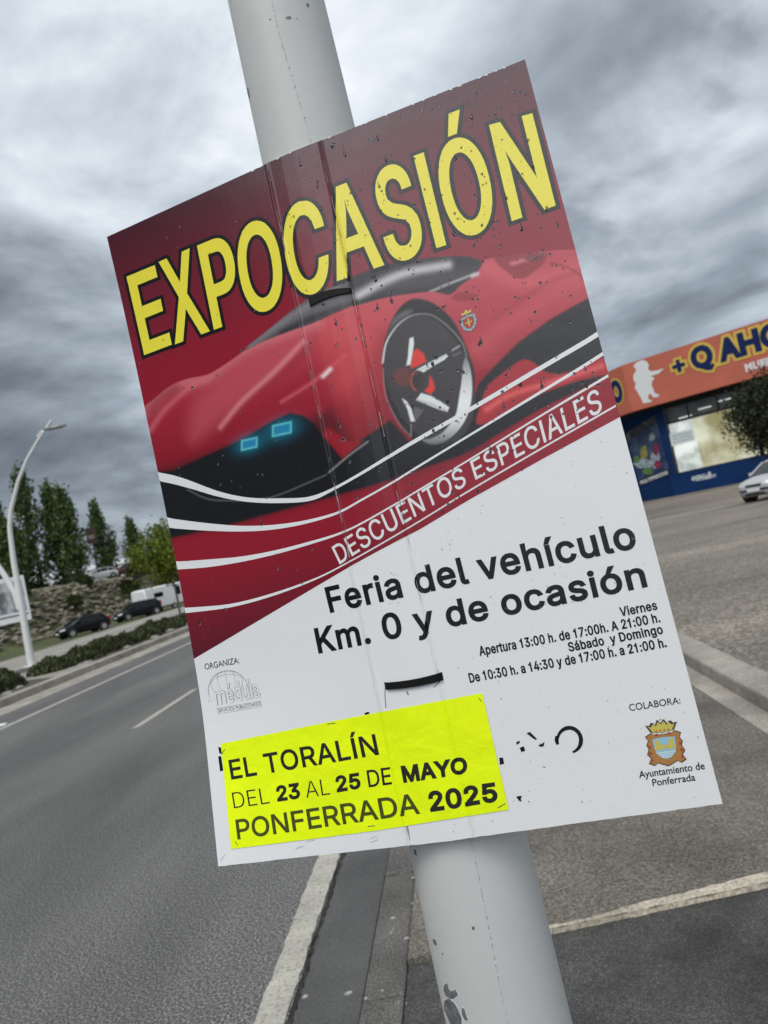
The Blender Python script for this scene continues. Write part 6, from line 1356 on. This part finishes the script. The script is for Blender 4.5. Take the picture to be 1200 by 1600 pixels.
# organiser's emblem: a wire globe, outlined name, small line of capitals
def S_(pts, wd): return [stroke(MM(pts), wd)]
gl = []; gc = np.array([356.7, 1079.0]); R_ = 31.5
def gp_(lon, lat):
    x = math.cos(lat) * math.sin(lon); y = math.sin(lat); z = math.cos(lat) * math.cos(lon); ct, s_t = math.cos(.75), math.sin(.75)
    y2 = y * ct + z * s_t; z2 = -y * s_t + z * ct; return x, y2, z2
for lon in np.linspace(-math.pi, math.pi, 15):
    seg = [gp_(lon, la) for la in np.linspace(-1.2, 1.57, 22)]
    pts = [(gc[0] + R_ * (x * .98 + y * -.17), gc[1] + R_ * (-x * .17 - y * .98)) for x, y, z in seg if z > 0 and y > -.12]
    if len(pts) > 2: gl.append(S_(pts, .34))
for la in (.2, .55, .9, 1.2):
    seg = [gp_(lo, la) for lo in np.linspace(-math.pi, math.pi, 50)]; run = []
    for x, y, z in seg + [(0, -9, -9)]:
        if z > 0 and y > -.12: run.append((gc[0] + R_ * (x * .98 - y * .17), gc[1] + R_ * (-x * .17 - y * .98)))
        else:
            if len(run) > 2: gl.append(S_(run, .34))
            run = []
gl.append(S_([(gc[0] + R_ * math.cos(a), gc[1] - R_ * math.sin(a)) for a in np.linspace(.15, 3.75, 40)], .4))
nb1 = T(HUMANIST, 'médula', [(338, 1102), (408, 1089)], [(333, 1071), (402, 1057)], .62, -.02); nb2 = T(HUMANIST, 'médula', [(338, 1102), (408, 1089)], [(333, 1071), (402, 1057)], .12, -.02)
sm_ = T(HUMANIST, 'SERVICIOS PUBLICITARIOS', [(340.5, 1113.5), (409, 1101.5)], [(339.7, 1108), (408, 1096)], -.02)
sm_ += [S_([(338, 1107), (408, 1095)], .3), S_([(341, 1115.5), (410, 1103.5)], .3)]
flat_mesh('organiser_emblem', [(gl, 0, .00026), (nb1, 1, .00034), (nb2, 2, .00046), (sm_, 0, .0003)], pmap, [M_lgink, M_gink, M_wink], poster, PK)
# old lettering showing round the pasted sheet
def Z8(x, y): return (780 + x / 3.3333, 1060 + y / 3.3333)
old = [[MM([Z8(*p) for p in ((142, 285), (160, 278), (198, 316), (188, 320), (168, 306))])], [MM([Z8(*p) for p in ((88, 332), (106, 324), (108, 334), (92, 346))])], [MM([Z8(*p) for p in ((106, 362), (128, 352), (136, 376), (116, 384))])], [MM([Z8(*p) for p in ((204, 348), (222, 340), (236, 330), (232, 354), (212, 356))])],
       [stroke(MM([Z8(365 + 61 * math.cos(a), 322 - 65 * math.sin(a)) for a in np.linspace(-1.28, 3.35, 40)]), np.concatenate([np.linspace(2.5, 5.2, 10), np.full(16, 5.0), np.linspace(5, 2.2, 14)]))],
       [MM([Z8(*p) for p in ((292, 300), (306, 296), (312, 342), (298, 346), (288, 322))])], [MM([Z8(*p) for p in ((0, 412), (20, 412), (26, 444), (4, 450))])], [MM([Z8(*p) for p in ((88, 616), (104, 612), (120, 612), (112, 626), (118, 642), (104, 638))])], [MM([Z8(*p) for p in ((426, 638), (434, 642), (431, 650))])], [MM([Z8(*p) for p in ((220, 458), (240, 461), (240, 466))])],
       [MM([(569, 1114.5), (575, 1112), (578, 1113.5), (572, 1119)])], [MM([(341, 1167), (346, 1168), (347, 1178), (343, 1177)])], [MM([(341, 1182), (345.5, 1181), (349, 1204), (344, 1205)])]]
for g_ in old: flat_mesh('worn_letter_fragment', [([g_], 0, .0003)], pmap, M_ink, poster, PK)

# town coat of arms (and the small shield printed on the car)
M_cb = print_mat('crest_brown', (.40, .19, .055)); M_cy = print_mat('crest_gold', (.56, .47, .10)); M_cs = print_mat('crest_sky', (.27, .50, .66)); M_cr = print_mat('crest_red', (.36, .05, .035)); M_cw = print_mat('crest_white', (.66, .69, .70)); M_cd = print_mat('crest_outline', (.06, .045, .03))
def crest(name, f, simple=False):
    g = {k: [] for k in 'dbyswrk'}
    if not simple:
        outer = [(-46, -34), (-30, -44), (-20, -36), (20, -36), (30, -44), (46, -34), (40, -20), (46, -4), (42, 8), (48, 26), (40, 40), (48, 56), (34, 66), (24, 58), (12, 66), (0, 72), (-12, 66), (-24, 58), (-34, 66), (-48, 56), (-40, 40), (-48, 26), (-42, 8), (-46, -4), (-40, -20)]
        g['d'].append([[f(x * 1.06, y * 1.05 - .2) for x, y in outer]]); g['b'].append([[f(x, y) for x, y in outer]])
        for sx in (-1, 1):
            for y in (-2, 20, 44): g['r'].append([[f(sx * 38, y), f(sx * 44, y - 2), f(sx * 45, y + 8), f(sx * 38, y + 8)]])
            g['r'].append([[f(sx * 14, -42), f(sx * 22, -40), f(sx * 20, -34), f(sx * 12, -35)]]); g['d'].append([[f(sx * 18, 60), f(sx * 24, 56), f(sx * 20, 64)]])
        sh = [(-30, -24), (0, -27), (30, -24), (29, 8), (24, 30), (12, 44), (0, 50), (-12, 44), (-24, 30), (-29, 8)]
        g['k'].append([[f(x * 1.08, y * 1.06) for x, y in sh]]); g['s'].append([[f(x, y) for x, y in sh]])
        for sx in (-1, 1): g['y'].append([[f(sx * 25, -20), f(sx * 21, -20), f(sx * 21, -16), f(sx * 18, -16), f(sx * 18, -20), f(sx * 12, -20), f(sx * 12, 16), f(sx * 25, 16)]])
        g['y'].append([[f(-14, 0), f(-10, 0), f(-10, -4), f(-5, -4), f(-5, 0), f(5, 0), f(5, -4), f(10, -4), f(10, 0), f(14, 0), f(14, 18), f(8, 18), f(6, 12), f(0, 9), f(-6, 12), f(-8, 18), f(-14, 18)]])
        for sx in (-1, 1): g['d'].append([[f(sx * 20, -8), f(sx * 17, -8), f(sx * 17, 2), f(sx * 20, 2)]])
        for k in range(3):
            y = 24 + 8 * k; hw = 26 - 6 * k; xs_ = np.linspace(-hw, hw, 14)
            g['w'].append([[f(x, y + 1.6 * math.sin(x * .55)) for x in xs_] + [f(x, y + 3.6 + 1.6 * math.sin(x * .55)) for x in xs_[::-1]]])
        cy = -52
        crown = [(-26, 4), (-36, -18), (-28, -14), (-22, -24), (-14, -16), (-8, -30), (0, -20), (8, -30), (14, -16), (22, -24), (28, -14), (36, -18), (26, 4), (0, 8)]
        g['d'].append([[f(x * 1.2, cy + y * 1.24 - .5) for x, y in crown]]); g['y'].append([[f(x, cy + y) for x, y in crown]])
        for x, y in ((-36, -19), (-22, -26), (-8, -33), (8, -33), (22, -26), (36, -19), (0, -38)): g['k' if x else 'y'].append([[f(x + 3.2 * math.cos(a), cy + y + 3.2 * math.sin(a)) for a in np.linspace(0, 6.28, 9)[:-1]]])
        for x in (-16, -5, 6, 17): g['r'].append([[f(x - 2.5, cy - 1), f(x + 2.5, cy - 1.5), f(x + 2.5, cy + 3), f(x - 2.5, cy + 3)]])
        for sx in (-1, 1): g['k'].append([[f(sx * 18, cy - 8), f(sx * 24, cy - 6), f(sx * 21, cy - 3)]])
    else:
        sh = [(-24, -22), (0, -26), (24, -22), (25, 4), (16, 24), (0, 34), (-16, 24), (-25, 4)]
        g['k'].append([[f(x * 1.32, y * 1.26) for x, y in sh]]); g['w'].append([[f(x * 1.22, y * 1.17) for x, y in sh]])
        for a in np.linspace(0, 6.28, 13)[:-1]: g['s'].append([[f(26 * math.cos(a) + 4 * math.cos(q_), 2 + 30 * math.sin(a) + 4 * math.sin(q_)) for q_ in np.linspace(0, 6.28, 7)[:-1]]])
        g['r'].append([[f(x * .86, y * .86) for x, y in sh]])
        g['y'].append([[f(-2.5, -16), f(2.5, -16), f(2.5, -2), f(13, -2), f(13, 3), f(2.5, 3), f(2.5, 18), f(-2.5, 18), f(-2.5, 3), f(-13, 3), f(-13, -2), f(-2.5, -2)]])
        g['y'].append([[f(-18, -36), f(-20, -50), f(-10, -43), f(0, -56), f(10, -43), f(20, -50), f(18, -36)]])
    M_ = [M_cd, M_cb, M_cy, M_cs, M_cw, M_cr, M_gink]; order = 'kdbswyr'
    ix = {'d': 0, 'b': 1, 'y': 2, 's': 3, 'w': 4, 'r': 5, 'k': 6}
    if simple: order = 'kwsry'; M_ = M_[:4] + [print_mat('shield_grey', (.30, .31, .32))] + M_[5:]
    lv = dict(zip(order, [.00034 + .00009 * i for i in range(7)]))
    flat_mesh(name, [(g[k], ix[k], lv[k]) for k in order if g[k]], pmap, M_, poster, PK)
cc = np.array(mm(*Z8(862, 345)))
ex = np.array(mm(*Z8(962, 332))) - cc; ey = np.array(mm(*Z8(880, 445))) - cc
crest('coat_of_arms', lambda x, y: tuple(cc + ex * (x / 50) * .98 + ey * (y / 62) * .92))
c2_ = np.array(mm(732.5, 503.5)); ex2 = np.array(mm(745, 498)) - c2_; ey2 = np.array(mm(736, 517.5)) - c2_
crest('shield_emblem', lambda x, y: tuple(c2_ + ex2 * (x / 32) + ey2 * (y / 40)), True)

# ---- yellow sheet stapled over the old dates
M_fluo = bpy.data.materials.new('fluorescent_paper'); M_fluo.use_nodes = True
t = M_fluo.node_tree; bs = t.nodes['Principled BSDF']; tcn = t.nodes.new('ShaderNodeTexCoord')
bs.inputs['Roughness'].default_value = .5; bs.inputs['Specular IOR Level'].default_value = .25
n1 = t.nodes.new('ShaderNodeTexNoise'); n1.inputs['Scale'].default_value = 14; n1.inputs['Detail'].default_value = 6; n1.inputs['Distortion'].default_value = .4; t.links.new(tcn.outputs['Object'], n1.inputs['Vector'])
r1 = t.nodes.new('ShaderNodeValToRGB'); t.links.new(n1.outputs['Fac'], r1.inputs[0]); r1.color_ramp.elements[0].position = .3; r1.color_ramp.elements[1].position = .7
r1.color_ramp.elements[0].color = (.74, .92, .003, 1); r1.color_ramp.elements[1].color = (.84, 1.0, .004, 1)
t.links.new(r1.outputs[0], bs.inputs['Base Color'])
bp = t.nodes.new('ShaderNodeBump'); bp.inputs['Strength'].default_value = .35; bp.inputs['Distance'].default_value = .012; t.links.new(n1.outputs['Fac'], bp.inputs['Height']); t.links.new(bp.outputs[0], bs.inputs['Normal'])
def edge_pts(a, c, n=24, j=.25):
    return [(a[0] + (c[0] - a[0]) * k / n + (rnd(-j, j) if k else 0), a[1] + (c[1] - a[1]) * k / n + (rnd(-j, j) if k else 0)) for k in range(n)]
cq = [(345.3, 1162), (551, 1120.5), (753.5, 1083), (795, 1265), (585, 1298), (361.5, 1326.5)]
pl = []
for i in range(len(cq)): pl += edge_pts(cq[i], cq[(i + 1) % len(cq)])
sheet_o = flat_mesh('pasted_sheet', [([[MM(pl)]], 0, .0008)], pmap, M_fluo, poster, PK); sheet_o['label'] = 'fluorescent yellow sheet pasted over the old dates'
M_sink = print_mat('sheet_black_ink', (.008, .009, .006), .5); M_solv = print_mat('sheet_olive_ink', (.05, .062, .003), .5)
tx = (T(GROTESK, 'EL TORALÍN', [(362, 1218), (593, 1179)], [(357, 1187.5), (586, 1146.5)], .75, .02)
      + T(GROTESK, 'DEL', [(366, 1263), (422.5, 1255)], [(362, 1238), (418, 1229.5)], -.35) + T(GROTESK, '23', [(434, 1252.5), (470, 1247)], [(431, 1228), (467.5, 1222)], 1.25)
      + T(GROTESK, 'AL', [(479, 1246.5), (517, 1241)], [(475.5, 1221), (513, 1215.5)], -.35) + T(GROTESK, '25', [(527, 1238), (564.5, 1231.5)], [(523.5, 1212.5), (562, 1206.5)], 1.25)
      + T(GROTESK, 'DE', [(576.7, 1230), (613, 1225)], [(572.7, 1203.5), (609.5, 1198)], .3) + T(GROTESK, 'MAYO', [(631, 1223), (731.5, 1207.5)], [(626, 1196.5), (728.5, 1181.5)], 1.45, .03)
      + T(GROTESK, '2025', [(673, 1268.5), (779, 1252)], [(668, 1236.7), (774.5, 1221.5)], 1.55, .02))
flat_mesh('date_lettering', [(tx, 0, .00105), (T(GROTESK, 'PONFERRADA', [(371.7, 1311.5), (657, 1271)], [(368, 1280.5), (650.5, 1238.5)], .7), 1, .00105)], pmap, [M_sink, M_solv], sheet_o, PK)
stp = [S_([(748, 1090), (753, 1096)], .9), S_([(352, 1170), (347, 1178)], .9), S_([(512, 1131), (524, 1129.5)], .9), S_([(778, 1262), (790, 1255)], .9), S_([(368, 1314), (372, 1320)], .9), S_([(575, 1291), (586, 1289.5)], .9)]
flat_mesh('staples', [(stp, 0, .0012)], pmap, mat('staple_steel', (.22, .23, .20), .3, metal=.9), sheet_o, PK)

# ---- print cracked and whitened along the two creases, dark strokes painting their shadow
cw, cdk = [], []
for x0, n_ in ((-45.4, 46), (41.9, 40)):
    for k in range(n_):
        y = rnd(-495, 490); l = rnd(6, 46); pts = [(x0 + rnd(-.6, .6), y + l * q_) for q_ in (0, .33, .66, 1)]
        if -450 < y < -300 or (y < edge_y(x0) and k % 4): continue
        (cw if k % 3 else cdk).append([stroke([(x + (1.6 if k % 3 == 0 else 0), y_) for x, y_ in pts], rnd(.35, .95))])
o = flat_mesh('crease_wear_shadow', [(cw, 0, .0006), (cdk, 1, .0006)], pmap, [mat('crease_white', (.50, .44, .45), .6), mat('crease_shadow', (.10, .05, .055), .7)], poster, PK); o['kind'] = 'stuff'
tw = [[[(x, HH + .3), (x + rnd(2, 5), HH + .3), (x + rnd(3, 6), HH - rnd(.6, 2.4)), (x + rnd(0, 2), HH - rnd(.6, 2.0))]] for x in [rnd(-120, 330) for _ in range(20)]]
o = flat_mesh('chipped_edge', [(tw, 0, .0003)], pmap, M_board, poster, PK); o['kind'] = 'stuff'

# ---- dents, scuffs and the torn slits beside the straps
sc_l = [S_([(602, 1070), (601.5, 1085), (603, 1106)], 1.0), S_([(691, 1060), (684, 1068), (678, 1074)], .9), S_([(636, 1080), (638, 1086)], 1.6), S_([(508, 1293), (512, 1291)], 1.2)]
flat_mesh('tears', [(sc_l, 0, .0003)], pmap, mat('tear_shadow', (.09, .09, .10), .8), poster, PK)
scu = [S_([(462, 1326), (474, 1322)], 1.2), S_([(478, 1315), (492, 1312)], .9), S_([(577, 1311), (589, 1306), (590, 1312), (579, 1316)], .8), S_([(344, 1345), (352, 1335)], .9)]
flat_mesh('scuffs', [(scu, 0, .0003)], pmap, mat('scuff_grey', (.44, .46, .48), .7), poster, PK)

# ---- rain: drops and short runs lying on the board
M_rain = bpy.data.materials.new('rain_water'); M_rain.use_nodes = True
bs = M_rain.node_tree.nodes['Principled BSDF']; bs.inputs['Transmission Weight'].default_value = 1.0; bs.inputs['IOR'].default_value = 1.33; bs.inputs['Roughness'].default_value = .05; bs.inputs['Base Color'].default_value = (.93, .94, .95, 1)
rng2 = np.random.default_rng(3); b = MB(); dmi = []
def drop(x, y, r, el=1.0, hgt=.22):
    n = 10; rings = []
    rings.append([pmap(x + r * math.cos(a), y + r * el * math.sin(a), .00035) for a in np.linspace(0, 2 * math.pi, n, endpoint=False)])
    for s, h_ in ((.92, .35), (.7, .72), (.38, .95)):
        rings.append([pmap(x + r * s * math.cos(a), y + r * el * s * math.sin(a) - (1 - s) * r * (el - 1) * .5, .00035 + r * hgt * h_ / 1000) for a in np.linspace(0, 2 * math.pi, n, endpoint=False)])
    b.loft(rings); dmi.extend([y > edge_y(x)] * (len(b.f) - len(dmi)))
k = 0
while k < 760:
    x = rng2.uniform(-345, 345); y = rng2.uniform(-490, 490)
    dens = np.clip((x + 90) / 150, 0.10, 1.0)
    if y < edge_y(x): dens *= .4
    if rng2.uniform() > dens: continue
    if -330 < x < 100 and -480 < y < -290: continue
    r = rng2.gamma(3.0, .27) + .35; r = min(r, 2.1); r *= .48 if y < edge_y(x) else 1.15
    drop(x, y, r, rng2.uniform(1.0, 1.5))
    if r > 1.9 and rng2.uniform() < .3:
        ln_ = rng2.uniform(6, 18)
        for q in range(int(ln_ / 2.2)): drop(x + rng2.normal() * .5, y + 2.4 + q * 2.2, max(.35, r * .45 * (1 - q * 2.2 / ln_ * .6)), 1.6)
    if rng2.uniform() < .1:
        for q in range(rng2.integers(1, 4)): drop(x + rng2.normal() * 5, y + rng2.normal() * 5, rng2.uniform(.4, 1.0))
    k += 1
M_rain2 = M_rain.copy(); M_rain2.name = 'dark_rain_water'; M_rain2.node_tree.nodes['Principled BSDF'].inputs['Base Color'].default_value = (.36, .33, .34, 1)
b.mi = [1 if m_ else 0 for m_ in dmi]
o = b.build('raindrops', [M_rain, M_rain2], poster, smooth='all'); o['kind'] = 'stuff'

# ------------------------------------------------------------------ two black straps that tie the board to the column
M_strap = mat('black_strap', (.004, .004, .004), .6, spec=.2)
def strap(t_l, t_r, w_l, w_r, label, bow, xl, xr):
    root = empty('strap', tuple(PC0)); tag(root, label, 'strap', 'straps holding the poster')
    xs_ = np.linspace(xl, xr, 25); rings = []
    for x in xs_:
        u = (x - xl) / (xr - xl); y = t_l + (t_r - t_l) * u; w_ = (w_l + (w_r - w_l) * u) / 2
        y += bow * 4 * u * (1 - u); lf = .0022 if 0 < u < 1 else -.0006
        rings.append([pmap(x, y - w_, lf), pmap(x, y - w_, lf + .0014), pmap(x, y + w_, lf + .0014), pmap(x, y + w_, lf)])
    m_ = MB(); m_.loft(rings); m_.build('front_band', M_strap, root)
    # hidden loop round the back of the column
    ym = (t_l + t_r) / 2; m_ = MB(); rings = []
    Pm = PC0 + PT * ym / 1000; c = paxis(Pm[2]) - PC0; rr = prad(Pm[2]) + .0012
    for a in np.linspace(rad(36), rad(324), 40):
        d = -PN * math.cos(a) + PS * math.sin(a); off = c + PT * ((t_r - t_l) * math.sin(a) * .5 / 1000)
        off = off + PT * ((ym / 1000) - off @ PT)
        rings.append([tuple(off + d * r_ + PT * s / 1000) for r_, s in ((rr, -w_l / 2), (rr + .0014, -w_l / 2), (rr + .0014, w_l / 2), (rr, w_l / 2))])
    m_.loft(rings); m_.build('rear_loop', M_strap, root)
a, c = mm(483.5, 473), mm(550, 454.5); strap(a[1], c[1], 13.5, 7.0, 'upper black strap crossing the dark windscreen of the printed car', 3.5, a[0], c[0])
a, c = mm(601.5, 1071.5), mm(692, 1056); strap(a[1], c[1], 9.5, 10.5, 'lower black strap crossing the white part of the poster above the yellow sheet', -2.5, a[0], c[0])
